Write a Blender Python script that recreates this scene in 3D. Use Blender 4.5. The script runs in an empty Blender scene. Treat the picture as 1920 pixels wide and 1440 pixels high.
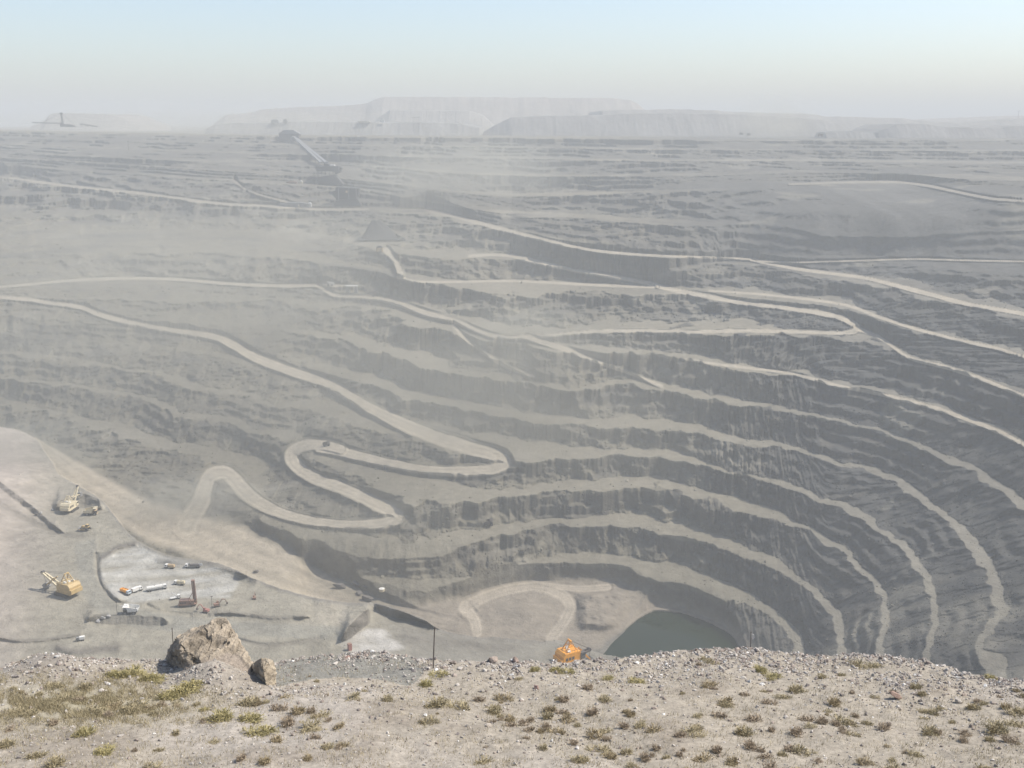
import bpy, bmesh, math, random
import numpy as np
from mathutils import Vector, Matrix

# ------------------------------------------------------------------ camera, sky, sun, exposure
SC = bpy.context.scene
F_PX = 1968.0                       # focal length in photograph pixels (1920 wide)
PITCH = math.radians(14.0)
CP, SP = math.cos(PITCH), math.sin(PITCH)
SUN_EL, SUN_AZ = 51.0, 77.0         # azimuth clockwise from +Y (view direction)
SUN_STRENGTH, SKY_STRENGTH, EXPOSURE = 4.3, 0.14, 0.49
HAZE_DENSITY = 0.00029

cam_data = bpy.data.cameras.new('camera')
cam_data.sensor_width = 36.0
cam_data.lens = 36.0 * F_PX / 1920.0
cam_data.clip_start, cam_data.clip_end = 0.5, 40000.0
cam = bpy.data.objects.new('camera', cam_data)
SC.collection.objects.link(cam)
cam.rotation_euler = (math.radians(90.0) - PITCH, 0, 0)
SC.camera = cam

world = bpy.data.worlds.new('World')
SC.world = world
world.use_nodes = True
wn = world.node_tree
sky = wn.nodes.new('ShaderNodeTexSky')
sky.sky_type = 'NISHITA'
sky.sun_disc = False
sky.sun_elevation = math.radians(SUN_EL)
sky.sun_rotation = math.radians(SUN_AZ)
sky.altitude = 500
sky.air_density, sky.dust_density, sky.ozone_density = 1.0, 2.0, 1.2
bg = wn.nodes['Background']
bg.inputs['Strength'].default_value = SKY_STRENGTH
wn.links.new(sky.outputs[0], bg.inputs[0])

sun_data = bpy.data.lights.new('sun', 'SUN')
sun_data.energy = SUN_STRENGTH
sun_data.angle = math.radians(0.5)
sun_data.color = (1.0, 0.94, 0.84)
sun = bpy.data.objects.new('sun', sun_data)
SC.collection.objects.link(sun)
_az, _el = math.radians(SUN_AZ), math.radians(SUN_EL)
SUN_DIR = Vector((math.sin(_az) * math.cos(_el), math.cos(_az) * math.cos(_el), math.sin(_el)))
sun.rotation_euler = SUN_DIR.to_track_quat('Z', 'Y').to_euler()
sun.location = (0, 0, 300)

vs = SC.view_settings
vs.view_transform, vs.look = 'Standard', 'None'
vs.exposure, vs.gamma = EXPOSURE, 1.0
vs.use_curve_mapping = False
SC.cycles.volume_max_steps = 256
SC.cycles.max_bounces = 6
SC.cycles.diffuse_bounces = 2

# ------------------------------------------------------------------ small helpers
RNG = np.random.default_rng(11)
random.seed(5)

def ray(u, v):
    x = (np.asarray(u, float) - 960.0) / F_PX
    y = (720.0 - np.asarray(v, float)) / F_PX
    return x, CP + y * SP, -SP + y * CP

def tan_dep(v):
    _, b, c = ray(960, v)
    return -c / b

def smooth(a, b, x):
    t = np.clip((x - a) / (b - a), 0, 1)
    return t * t * (3 - 2 * t)

_perm = RNG.random(65536).astype(np.float32)
def vnoise(x, y, seed=0):
    xi, yi = np.floor(x).astype(np.int64), np.floor(y).astype(np.int64)
    fx, fy = x - xi, y - yi
    fx, fy = fx * fx * (3 - 2 * fx), fy * fy * (3 - 2 * fy)
    def h(a, b):
        k = (a * 73856093) ^ (b * 19349663) ^ (seed * 83492791 + 7919)
        k = (k ^ (k >> 13)) * 1274126177
        return _perm[(k ^ (k >> 16)) & 65535]
    a = h(xi, yi) * (1 - fx) + h(xi + 1, yi) * fx
    b = h(xi, yi + 1) * (1 - fx) + h(xi + 1, yi + 1) * fx
    return (a * (1 - fy) + b * fy) * 2 - 1

def fbm(x, y, oct=4, seed=0, gain=0.5):
    s, a, n = 0.0, 1.0, 0.0
    for k in range(oct):
        s = s + a * vnoise(x * (2.03 ** k) + 17.3 * k, y * (2.03 ** k) - 9.1 * k, seed + k)
        n += a
        a *= gain
    return s / n

def curve(pts, step=3.0):
    """Catmull-Rom resample of a list of tuples."""
    p = np.array(pts, float)
    p = np.vstack([2 * p[0] - p[1], p, 2 * p[-1] - p[-2]])
    out = []
    for i in range(1, len(p) - 2):
        d = np.hypot(*(p[i + 1, :2] - p[i, :2]))
        n = max(1, int(d / step))
        t = (np.arange(n) / n)[:, None]
        out.append(0.5 * (2 * p[i] + (p[i + 1] - p[i - 1]) * t + (2 * p[i - 1] - 5 * p[i] + 4 * p[i + 1] - p[i + 2]) * t ** 2
                          + (3 * p[i] - p[i - 1] - 3 * p[i + 1] + p[i + 2]) * t ** 3))
    out.append(p[-2:-1])
    return np.vstack(out)

def in_poly(U, V, poly):
    inside = np.zeros(U.shape, bool)
    n = len(poly)
    for i in range(n):
        (x1, y1), (x2, y2) = poly[i], poly[(i + 1) % n]
        if y1 == y2:
            continue
        c = ((y1 > V) != (y2 > V)) & (U < (x2 - x1) * (V - y1) / (y2 - y1) + x1)
        inside ^= c
    return inside

def line_field(U, V, pts, reach):
    """distance to a polyline (photo pixels), only within reach; and index of the nearest sample"""
    p = curve(pts)
    dist = np.full(U.shape, 1e9)
    idx = np.zeros(U.shape, np.int32)
    uu, vv = U[0, :], V[:, 0]
    for k in range(len(p)):
        a, b = np.searchsorted(uu, (p[k, 0] - reach, p[k, 0] + reach))
        c, d = np.searchsorted(vv, (p[k, 1] - reach, p[k, 1] + reach))
        if a >= b or c >= d:
            continue
        dd = np.hypot(U[c:d, a:b] - p[k, 0], V[c:d, a:b] - p[k, 1])
        m = dd < dist[c:d, a:b]
        dist[c:d, a:b][m] = dd[m]
        idx[c:d, a:b][m] = k
    return p, dist, idx

def blur(a, n):
    for _ in range(n):
        b = np.pad(a, 1, mode='edge')
        a = (b[1:-1, 1:-1] * 2 + b[:-2, 1:-1] + b[2:, 1:-1] + b[1:-1, :-2] + b[1:-1, 2:]) / 6
    return a

def bilerp(grid, us, vs_, U, V):
    fu = np.interp(U, us, np.arange(len(us)))
    fv = np.interp(V, vs_, np.arange(len(vs_)))
    i = np.clip(fu.astype(int), 0, len(us) - 2)
    j = np.clip(fv.astype(int), 0, len(vs_) - 2)
    a, b = fu - i, fv - j
    if grid.ndim == 3:
        a, b = a[..., None], b[..., None]
    return (grid[j, i] * (1 - a) + grid[j, i + 1] * a) * (1 - b) + (grid[j + 1, i] * (1 - a) + grid[j + 1, i + 1] * a) * b

# ------------------------------------------------------------------ materials
def mat(name, color, rough=0.85, bump=0.0, bscale=1.0, vary=0.15, nscale=2.0, metallic=0.0, attr=None, detail=6, spec=0.15, bdist=1.0):
    m = bpy.data.materials.new(name)
    m.use_nodes = True
    nt = m.node_tree
    p = nt.nodes['Principled BSDF']
    p.inputs['Roughness'].default_value = rough
    p.inputs['Metallic'].default_value = metallic
    p.inputs['Specular IOR Level'].default_value = spec
    geo = nt.nodes.new('ShaderNodeTexCoord')
    no = nt.nodes.new('ShaderNodeTexNoise')
    no.inputs['Scale'].default_value = nscale
    no.inputs['Detail'].default_value = detail
    no.inputs['Roughness'].default_value = 0.65
    nt.links.new(geo.outputs['Object'], no.inputs['Vector'])
    mr = nt.nodes.new('ShaderNodeMapRange')
    mr.inputs['From Min'].default_value, mr.inputs['From Max'].default_value = 0.28, 0.72
    mr.inputs['To Min'].default_value, mr.inputs['To Max'].default_value = 1 - vary, 1 + vary
    nt.links.new(no.outputs[0], mr.inputs['Value'])
    mx = nt.nodes.new('ShaderNodeMix')
    mx.data_type, mx.blend_type = 'RGBA', 'MULTIPLY'
    mx.inputs[0].default_value = 1.0
    if attr:
        at = nt.nodes.new('ShaderNodeVertexColor')
        at.layer_name = attr
        nt.links.new(at.outputs[0], mx.inputs[6])
    else:
        mx.inputs[6].default_value = (*color, 1)
    nt.links.new(mr.outputs[0], mx.inputs[7])
    nt.links.new(mx.outputs[2], p.inputs['Base Color'])
    if bump:
        nb = nt.nodes.new('ShaderNodeTexNoise')
        nb.inputs['Scale'].default_value = bscale
        nb.inputs['Detail'].default_value = 8
        nb.inputs['Roughness'].default_value = 0.7
        nt.links.new(geo.outputs['Object'], nb.inputs['Vector'])
        bu = nt.nodes.new('ShaderNodeBump')
        bu.inputs['Strength'].default_value = bump
        bu.inputs['Distance'].default_value = bdist
        nt.links.new(nb.outputs[0], bu.inputs['Height'])
        nt.links.new(bu.outputs[0], p.inputs['Normal'])
    return m

def link(o, parent=None):
    SC.collection.objects.link(o)
    if parent is not None:
        o.parent = parent
    return o

def tag(o, label=None, cat=None, group=None, kind=None):
    if label: o['label'] = label
    if cat: o['category'] = cat
    if group: o['group'] = group
    if kind: o['kind'] = kind
    return o

def grid_mesh(name, P, material, col=None, smooth_shade=True):
    """P: rows x cols x 3 array of vertex positions"""
    r, c = P.shape[:2]
    me = bpy.data.meshes.new(name)
    me.vertices.add(r * c)
    me.vertices.foreach_set('co', P.astype(np.float32).ravel())
    a = (np.arange(r - 1)[:, None] * c + np.arange(c - 1)[None, :]).ravel()
    q = np.stack([a, a + c, a + c + 1, a + 1], 1)
    n = len(q)
    me.loops.add(n * 4)
    me.loops.foreach_set('vertex_index', q.astype(np.int32).ravel())
    me.polygons.add(n)
    me.polygons.foreach_set('loop_start', (np.arange(n) * 4).astype(np.int32))
    me.polygons.foreach_set('loop_total', np.full(n, 4, np.int32))
    me.polygons.foreach_set('use_smooth', np.full(n, smooth_shade, bool))
    if col is not None:
        at = me.color_attributes.new('Col', 'FLOAT_COLOR', 'POINT')
        rgba = np.ones((r * c, 4), np.float32)
        rgba[:, :3] = col.reshape(-1, 3)
        at.data.foreach_set('color', rgba.ravel())
    me.update(calc_edges=True)
    me.validate()
    me.materials.append(material)
    return bpy.data.objects.new(name, me)
# ------------------------------------------------------------------ the open pit: bench lines, levels, haul roads
# bench lines (level number, points along the bench); numbers count downwards from the rim
BENCH = [
 (0, [(0,245),(300,250),(540,255),(900,258),(1300,262),(1920,262)]),
 (1, [(0,258),(500,270),(900,275),(1300,280),(1920,282)]),
 (2, [(0,270),(500,288),(900,295),(1200,300),(1500,300),(1920,305)]),
 (3, [(0,285),(300,300),(600,305),(900,325),(1200,330),(1500,322),(1920,335)]),
 (4, [(0,295),(450,322),(700,340),(900,362),(1100,362),(1400,352),(1600,342),(1720,345),(1850,372),(1920,378)]),
 (5, [(0,310),(250,325),(450,340),(640,350),(800,377),(960,400),(1100,405),(1300,420),(1450,420),(1600,442),(1920,430)]),
 (6, [(0,330),(140,350),(330,372),(500,385),(640,390),(800,393),(850,404),(930,424),(1060,455),(1170,472),(1240,478),(1420,478),(1600,480),(1800,488),(1920,490)]),
 (7, [(0,440),(300,430),(600,440),(720,468),(800,476),(880,480),(985,483),(1080,500),(1215,515),(1300,500),(1410,489),(1500,505),(1620,520),(1680,535),(1820,570),(1920,588)]),
 (8, [(0,480),(300,470),(500,480),(660,500),(747,519),(790,527),(883,528),(967,527),(1100,530),(1215,535),(1330,545),(1400,549),(1500,560),(1580,570),(1650,595),(1730,620),(1800,638),(1920,668)]),
 (9, [(0,533),(230,518),(430,528),(560,537),(620,546),(740,564),(850,598),(930,626),(985,631),(1120,620),(1400,620),(1590,624),(1620,619),(1665,640),(1710,672),(1780,690),(1850,715),(1920,742)]),
 (10,[(0,560),(300,560),(600,567),(740,583),(850,614),(940,641),(1000,645),(1083,652),(1200,662),(1286,673),(1361,684),(1462,696),(1511,694),(1519,709),(1575,724),(1650,739),(1725,757),(1800,780),(1875,810),(1920,832)]),
 (11,[(0,592),(200,600),(317,608),(400,605),(500,610),(550,623),(640,638),(680,645),(733,665),(767,680),(850,696),(967,712),(1033,723),(1100,728),(1200,718),(1275,735),(1369,756),(1444,761),(1500,772),(1575,795),(1650,812),(1706,831),(1762,855),(1837,889),(1920,941)]),
 (12,[(0,625),(250,645),(430,668),(517,678),(567,680),(640,693),(690,707),(740,728),(780,742),(850,755),(905,762),(930,770),(1030,780),(1100,788),(1200,791),(1275,799),(1342,816),(1406,825),(1500,846),(1575,866),(1640,880),(1720,930),(1790,985),(1840,1030),(1870,1090),(1878,1130),(1860,1180),(1840,1230)]),
 (13,[(0,658),(83,667),(167,677),(233,693),(300,703),(367,728),(460,737),(520,757),(567,758),(640,775),(750,808),(790,803),(877,817),(933,827),(1000,843),(1100,847),(1200,851),(1294,864),(1369,883),(1425,894),(1519,926),(1575,949),(1640,985),(1690,1020),(1725,1070),(1745,1110),(1748,1150),(1738,1230)]),
 (14,[(0,700),(33,710),(117,723),(183,735),(267,745),(307,763),(350,783),(400,787),(467,802),(533,805),(573,820),(600,858),(700,890),(783,913),(850,933),(900,935),(967,927),(1033,917),(1120,913),(1200,902),(1290,915),(1370,935),(1440,955),(1530,1000),(1590,1035),(1635,1085),(1655,1130),(1655,1170),(1645,1230)]),
 (15,[(0,748),(20,753),(117,777),(173,790),(233,800),(283,818),(333,832),(400,847),(467,857),(500,864),(480,895),(470,925),(480,955),(510,985),(560,1003),(600,1017),(683,1040),(733,1043),(800,1035),(900,1007),(950,990),(1000,982),(1133,980),(1250,990),(1340,1020),(1420,1050),(1500,1090),(1550,1130),(1575,1170),(1580,1230)]),
 (15.4,[(0,800),(67,815),(133,835),(200,852),(250,864),(300,868),(340,884),(365,920),(395,962),(440,978)]),
 (15.7,[(0,1000),(200,1005),(330,1040),(420,1060)]),
 (16,[(620,1083),(700,1080),(780,1088),(860,1085),(930,1072),(1030,1053),(1130,1050),(1220,1060),(1300,1078),(1370,1100),(1430,1135),(1480,1175),(1505,1230)]),
 (16.5,[(570,1112),(640,1128),(760,1140),(860,1122),(930,1100),(1000,1090),(1100,1088),(1165,1093),(1205,1124),(1250,1141),(1330,1164),(1385,1190),(1412,1230)]),
 (17,[(640,1180),(800,1200),(960,1212),(1110,1218),(1135,1203),(1160,1188),(1203,1160),(1230,1149),(1268,1156),(1330,1172),(1375,1195),(1400,1230)]),
 (18,[(1180,1230),(1180,1205),(1220,1175),(1270,1172),(1320,1190),(1370,1220),(1372,1230)]),
]
# level -> height (m, camera at 0) at five columns of the pit
ZU = [0, 480, 960, 1440, 1920]
ZL = {
 -1:(-33,-36,-36,-38,-38), 0:(-23,-35,-40,-43,-43), 1:(-40,-54,-61,-62,-62), 2:(-55,-73,-82,-80,-80), 3:(-72,-88,-112,-95,-92),
 4:(-82,-105,-145,-108,-108), 5:(-98,-120,-163,-156,-142), 6:(-122,-155,-178,-196,-180), 7:(-190,-195,-212,-208,-206),
 8:(-215,-215,-238,-228,-228), 9:(-245,-252,-262,-245,-245), 10:(-255,-266,-268,-274,-274), 11:(-270,-290,-300,-300,-300),
 12:(-292,-318,-328,-326,-326), 13:(-312,-342,-346,-346,-346), 14:(-336,-362,-366,-366,-366), 15:(-360,-386,-390,-390,-390),
 16:(-398,-410,-414,-414,-414), 16.5:(-412,-426,-431,-431,-430), 17:(-430,-433,-438,-438,-438), 18:(-448,-448,-450,-450,-450)}
# haul roads: half width in photo pixels follows each point
ROADS = [
 [(-300,538,3),(0,557,3.5),(90,568,3.5),(150,576,4),(190,591,4),(250,607,4.5),(330,621,5),(400,632,6),(435,646,8),(480,671,8),(540,694,8),(600,714,8),(640,734,9),(700,769,10),(760,797,12),(820,821,13),(880,840,13),(925,853,12),(948,866,11),(925,879,10),(860,884,10),(800,881,9),(740,871,9),(690,859,9),(640,847,9),(600,838,10)],
 [(640,842,8),(605,833,9),(570,835,11),(549,850,13),(553,870,13),(583,893,11),(640,915,11),(690,937,12),(730,957,14),(742,970,14),(720,981,11),(670,984,9),(620,981,8),(560,971,9),(505,952,11),(465,927,14),(440,900,14),(420,886,13),(395,893,14),(385,915,15),(378,940,17),(362,965,20),(350,985,24)],
 [(65,821,2),(90,845,10),(130,880,22),(180,915,26),(240,955,34),(300,985,38),(370,1005,42),(440,1032,46),(510,1062,44),(570,1090,33),(640,1114,24),(700,1136,17),(760,1152,12),(850,1170,9)],
 [(-300,560,2),(0,538,2),(120,527,2.2),(230,522,2.4),(330,524,2.4),(430,532,2.6),(520,536,2.6),(600,535,3),(680,538,2)],
 [(598,536,2),(612,546,3),(626,554,3.5),(660,557,3.5),(700,559,4),(740,567,5),(800,588,6),(850,601,5),(900,622,4.5),(935,632,4.5),(985,633,4.5),(1040,628,3.5),(1120,621,3.5),(1200,620,3.5),(1300,622,3.5),(1400,620,3.5),(1500,622,3.5),(1580,624,4),(1606,617,6),(1595,604,6),(1560,591,5),(1480,578,4),(1400,569,4),(1330,556,4),(1260,543,4),(1215,531,4),(1140,517,3.5),(1080,507,3.5),(1020,494,4),(985,486,5),(960,479,3)],
 [(985,633,5),(1030,645,5),(1075,660,4.5),(1130,682,3.5),(1180,700,3),(1240,724,3)],
 [(800,394,2),(850,405,3),(930,427,3.2),(1000,445,3.2),(1060,459,3.2),(1120,470,3.2),(1170,475,3),(1250,480,2.2),(1330,483,2.2),(1420,487,2.2)],
 [(747,520,3),(790,528,2),(883,528,2),(967,527,2),(1067,532,2.4),(1150,536,2.4),(1225,538,2.6)],
 [(20,334,1.5),(140,350,2),(260,362,2.2),(330,372,2.4),(420,383,2.4),(500,387,2.4),(600,393,2.6),(690,392,2)],
 [(1410,488,2),(1500,505,2.6),(1620,521,3),(1680,535,4),(1750,553,4.5),(1820,571,4),(1920,588,4),(2200,640,4)],
 [(1330,545,1.6),(1450,554,2),(1580,571,2.5),(1650,595,3),(1730,620,3.4),(1800,638,3.4),(1870,653,3.4),(1920,668,3.6),(2200,745,4)],
 [(1606,616,4),(1640,628,3),(1668,645,3),(1710,672,3.5),(1780,690,4),(1850,714,4),(1920,742,4),(2200,850,5)],
 [(1286,674,2),(1361,685,2.4),(1462,697,2.4),(1519,709,2.6),(1575,724,3),(1650,739,3.4),(1725,757,4),(1800,780,4.5),(1875,810,5),(1920,832,5),(2200,960,6)],
 [(560,385,2),(470,360,1.2),(440,338,1.2)],
 [(1480,345,1.6),(1640,341,1.8),(1720,345,2.2),(1850,371,2.4),(1920,377,2),(2200,400,2)],
 [(850,610,2.5),(870,632,3.5),(900,656,3.5),(950,688,3.5),(1000,705,3)],
 [(1420,489,1.5),(1500,492,1.4),(1700,486,1.3),(1800,488,1.3),(2000,492,1.3)],
 [(872,1140,13),(910,1119,11),(960,1104,10),(1010,1100,10),(1050,1113,11),(1068,1133,11),(1064,1153,11),(1050,1176,11),(1034,1198,11)],
 [(870,1135,8),(888,1160,10),(895,1185,10)],
 [(1030,1098,5),(1090,1104,6),(1140,1101,6)],
 [(725,470,6),(742,492,5),(752,515,5)],
 [(880,480,3),(930,478,2.4),(985,483,3)],
]
ROAD_TONE = {2: 1, 17: 2, 18: 2, 19: 2}

US = np.concatenate([np.arange(-420, -60, 8.0), np.arange(-60, 1980, 1.7), np.arange(1980, 2360, 8.0)])
VS = np.concatenate([np.arange(236, 1262, 1.25), np.arange(1262, 1400, 5.0), np.arange(1400, 1760, 20.0)])
U, V = np.meshgrid(US, VS)
TAN = tan_dep(V)

def solve_levels():
    init = None
    for step in (48, 24, 12, 6, 4):
        us, vs_ = np.arange(-420, 2361, step), np.arange(228, 1330 + step, step)
        uu, vv = np.meshgrid(us, vs_)
        Lg = np.interp(vv, [236, 1230], [-1, 16.5]) if init is None else bilerp(init[0], init[1], init[2], uu, vv)
        fix = np.zeros(Lg.shape)
        cnt = np.zeros(Lg.shape)
        for lev, pts in BENCH:
            pts = list(pts)
            if pts[0][0] == 0:
                s = (pts[1][1] - pts[0][1]) / (pts[1][0] - pts[0][0])
                pts = [(-420, pts[0][1] - 260 * s)] + pts
            if pts[-1][0] == 1920:
                s = (pts[-1][1] - pts[-2][1]) / (pts[-1][0] - pts[-2][0])
                pts = pts + [(2150, pts[-1][1] + 230 * s * 1.1), (2360, pts[-1][1] + 440 * s * 1.15)]
            c = curve(pts, 2.0) if lev > 5.9 else curve(pts, 2.0)
            i = np.clip(np.rint((c[:, 0] - us[0]) / step).astype(int), 0, len(us) - 1)
            j = np.rint((c[:, 1] - vs_[0]) / step).astype(int)
            ok = (j >= 0) & (j < len(vs_))
            np.add.at(fix, (j[ok], i[ok]), lev)
            np.add.at(cnt, (j[ok], i[ok]), 1)
        top = np.rint((236 - vs_[0]) / step).astype(int)
        fix[:top + 1] = -1
        cnt[:top + 1] = 1
        m = cnt > 0
        fix[m] /= cnt[m]
        Lg[m] = fix[m]
        for _ in range(260 if step > 4 else 160):
            p = np.pad(Lg, 1, mode='edge')
            n = (p[:-2, 1:-1] + p[2:, 1:-1] + p[1:-1, :-2] + p[1:-1, 2:]) / 4
            Lg = np.where(m, fix, Lg + 1.0 * (n - Lg))
        init = (Lg, us, vs_)
    return blur(Lg, 1), us, vs_

_Lg, _us, _vs = solve_levels()
L0 = bilerp(_Lg, _us, _vs, U, V)
_far = [(236.0, -1)]
_cv = [np.full(len(US), 236.0)]
for _lev, _pts in BENCH[:8]:                            # the far benches lie close together: take them line by line
    _c = curve(_pts, 4.0)
    _o = np.argsort(_c[:, 0])
    _s0 = (_pts[1][1] - _pts[0][1]) / (_pts[1][0] - _pts[0][0])
    _s1 = (_pts[-1][1] - _pts[-2][1]) / (_pts[-1][0] - _pts[-2][0])
    _y = np.interp(US, _c[_o, 0], _c[_o, 1]) + np.minimum(US, 0) * _s0 * 0.6 + np.maximum(US - 1920, 0) * _s1 * 0.6
    _cv.append(np.maximum(np.convolve(np.pad(_y, 4, mode='edge'), np.ones(9) / 9, 'valid'), _cv[-1] + 3))
    _far.append((0, _lev))
_cv = np.array(_cv)
Lf = np.stack([np.interp(VS, _cv[:, k], [f_[1] for f_ in _far]) for k in range(len(US))], 1)
_m = 1 - smooth(-40, 10, V - _cv[7][None, :])
L0 = L0 * (1 - _m) + Lf * _m
_lk = sorted(ZL)
_za = np.array([ZL[k] for k in _lk], float)

def z_of(L, Ucol):
    zs = [np.interp(L, _lk, _za[:, k]) for k in range(5)]
    w = np.clip(np.interp(Ucol, ZU, range(5)), 0, 3.9999)
    k = w.astype(int)
    a = w - k
    st = np.stack(zs)
    return np.take_along_axis(st, k[None], 0)[0] * (1 - a) + np.take_along_axis(st, k[None] + 1, 0)[0] * a

def to_world(u, v, z):
    rx, ry, rz = ray(u, v)
    s = z / rz
    return rx * s, ry * s

Zb = z_of(L0, U)
def no_overhang(Z, steep):
    """walking up each column, the ground may rise no steeper than this"""
    Y = -Z / TAN
    top = np.searchsorted(VS, 1262)
    for r in range(top, -1, -1):
        tn = TAN[r]
        Y[r] = np.maximum(Y[r], (steep * Y[r + 1] - Zout[r + 1]) / (steep + tn)) if r < top else Y[r]
        Zout[r] = -Y[r] * tn
    return Zout
Zout = Zb.copy()
Zb = no_overhang(Zb, 0.80).copy()
Xb, Yb = to_world(U, V, Zb)
_lf = np.clip(Yb / 1100.0, 0.55, 2.2)
scree = 0.9 * smooth(1180, 1480, U) * smooth(336, 356, V) * smooth(520, 470, V + (1500 - U) * 0.06) * smooth(2.9, 3.9, L0)
_zs = Zb.copy()
for _ in range(40):                                     # the dumped slope is one even talus
    _k = np.ones(21) / 21
    _zs = np.apply_along_axis(lambda a: np.convolve(np.pad(a, 10, mode='edge'), _k, 'valid'), 0, _zs) if _ < 3 else _zs
    _zs = np.apply_along_axis(lambda a: np.convolve(np.pad(a, 10, mode='edge'), _k, 'valid'), 1, _zs) if _ < 5 else _zs
Zb = Zb * (1 - scree) + _zs * scree
lowf = fbm(Xb / 260, Yb / 260, 3, 3)
near_fade = smooth(250, 330, V)
Ln = L0 + (0.20 * fbm(Xb / 75, Yb / 75, 4, 21) + 0.13 * fbm(Xb / 17, Yb / 17, 3, 33)) * (1 - 0.30 * smooth(1300, 1500, U) * smooth(600, 700, V)) * smooth(0.2, 1.2, L0) * (1 - smooth(16.3, 16.9, L0)) * np.clip(TAN / 0.19, 0.0, 1) ** 1.1

# bench width from how steep the faces stand
dL = np.abs(np.gradient(blur(L0, 12), VS, axis=0)) + 1e-4
dtan = np.gradient(TAN, VS, axis=0)
Hs = np.abs(z_of(np.floor(Ln) + 1, U) - z_of(np.floor(Ln), U))
wb = 1 - Hs * (1 + TAN / 1.5) / np.maximum(Yb * dtan / dL, 1e-3)
wb = blur(np.clip(wb, 0.18, 0.46), 25)
wb = wb * (1 - 0.70 * smooth(1250, 1550, U) * smooth(520, 640, V)) * (1 - 0.62 * smooth(800, 560, U)) * (1 - 0.5 * smooth(560, 430, V))
wb = np.clip(wb * (1 + 0.75 * fbm(Xb / 60, Yb / 60, 4, 44)), 0.08, 0.62)
i0 = np.floor(Ln + wb / 2)
f = Ln + wb / 2 - i0
t = np.clip((f - wb) / (1 - wb), 0, 1)
# face then talus at its foot, varying along the wall
wr = smooth(1300, 1560, U) * smooth(560, 720, V)
along = Xb * (1 - wr) + (Yb + 0.4 * Xb) * wr
tal = np.clip(0.52 + 0.75 * fbm(along / 34, i0 * 7.37 + 0.4 * Ln, 4, 55, 0.6), 0.06, 1.0)
_k = smooth(480, 330, V)
tal = tal * (1 - _k) + (0.55 + 0.25 * fbm(Xb / 120, L0, 2, 57)) * _k
strata = np.sin(2 * np.pi * (2.6 * t + 0.5 * fbm(along / 60, Ln * 0.7, 3, 58))) * smooth(0.0, 0.15, t) * smooth(1.0, 0.8, t)
g = t + 0.10 * np.sin(np.pi * t) * (1 - tal) + 0.055 * strata * smooth(-0.25, 0.25, fbm(along / 50, i0 * 3.1, 2, 59))
Zt = z_of(i0, U) * (1 - g) + z_of(i0 + 1, U) * g
lowf = lowf * (1 - _k) + fbm(Xb / 420, L0 * 1.3, 3, 9) * _k
amp = np.clip(0.95 + 0.5 * lowf, 0, 1)
amp *= 1 - 0.75 * smooth(620, 500, U) * smooth(560, 600, V) * smooth(700, 640, V)
amp *= 1 - 0.6 * smooth(650, 480, U) * smooth(390, 430, V) * smooth(560, 530, V)
amp *= 1 - 0.85 * smooth(1180, 1480, U) * smooth(338, 352, V) * smooth(520, 470, V + (1500 - U) * 0.06) * smooth(2.9, 3.9, L0)
amp *= 1 - 0.35 * smooth(1000, 500, U) * smooth(520, 450, V) * smooth(380, 420, V)
amp *= 1 - 0.30 * smooth(850, 550, U)
amp *= 1 - 0.55 * smooth(470, 540, U) * smooth(900, 800, U) * smooth(995, 1030, V)
amp *= smooth(-0.4, 0.6, L0) * (1 - smooth(16.1, 16.5, L0))
Zp = Zb * (1 - amp) + Zt * amp
bench = np.where(f < wb, 1.0, 0.0) * amp
face = amp * smooth(0.0, 0.12, t) * (1 - smooth(tal, tal + 0.25, t))

# rubble, gullies and humps
rough = fbm(Xb / 22, Yb / 22, 4, 66, 0.6) * 2.2 + (1 - np.abs(fbm(Xb / 60, Yb / 60, 4, 77))) * 3.0 - 2.2
rough = rough * 0.62 * (1 - 0.88 * scree)
blocky = vnoise(along / 5.5, Yb / 5.5 + Ln * 1.5, 171) * 0.8 + np.sign(fbm(along / 8, Ln * 2.4, 2, 172)) * 0.7
far_fade = np.clip(TAN / 0.24, 0.02, 1) ** 1.3          # at a grazing view the relief is kept low
Zp = Zp + blocky * 0.5 * (1 - bench) * (1 - scree) * amp * smooth(400, 620, V)
Zp = Zp + rough * np.clip(0.25 + 0.75 * (1 - bench), 0, 1) * far_fade * smooth(240, 420, V) * (1 - 0.5 * wr) * (1 - smooth(16.2, 16.7, L0) * 0.75)
chute = fbm(along / 15 + 0.9 * Ln, Ln * 1.6, 4, 88, 0.6)
flute = 1 - 2 * np.abs(fbm(along / 6.0 - 1.4 * Ln, Ln * 3.4, 3, 89, 0.6))
Zp = Zp + (1 - scree) * (1 - 0.6 * wr) * (chute * 1.3 * (0.4 + 0.9 * smooth(-.3, .4, lowf)) + flute * 0.55) * (0.25 + 0.75 * face) * (1 - bench) * amp * far_fade * smooth(380, 600, V)

# the mound inside the loop road and the rough bank above the lake
Zp = Zp + 5.0 * np.exp(-((U - 985) / 46) ** 2 - ((V - 1143) / 20) ** 2) + 6.0 * smooth(1075, 1100, U) * smooth(1205, 1165, U + (V - 1120) * 0.6) * smooth(1100, 1116, V) * smooth(1190, 1168, V) * (1 + 0.5 * fbm(Xb / 16, Yb / 16, 4, 191))

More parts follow.
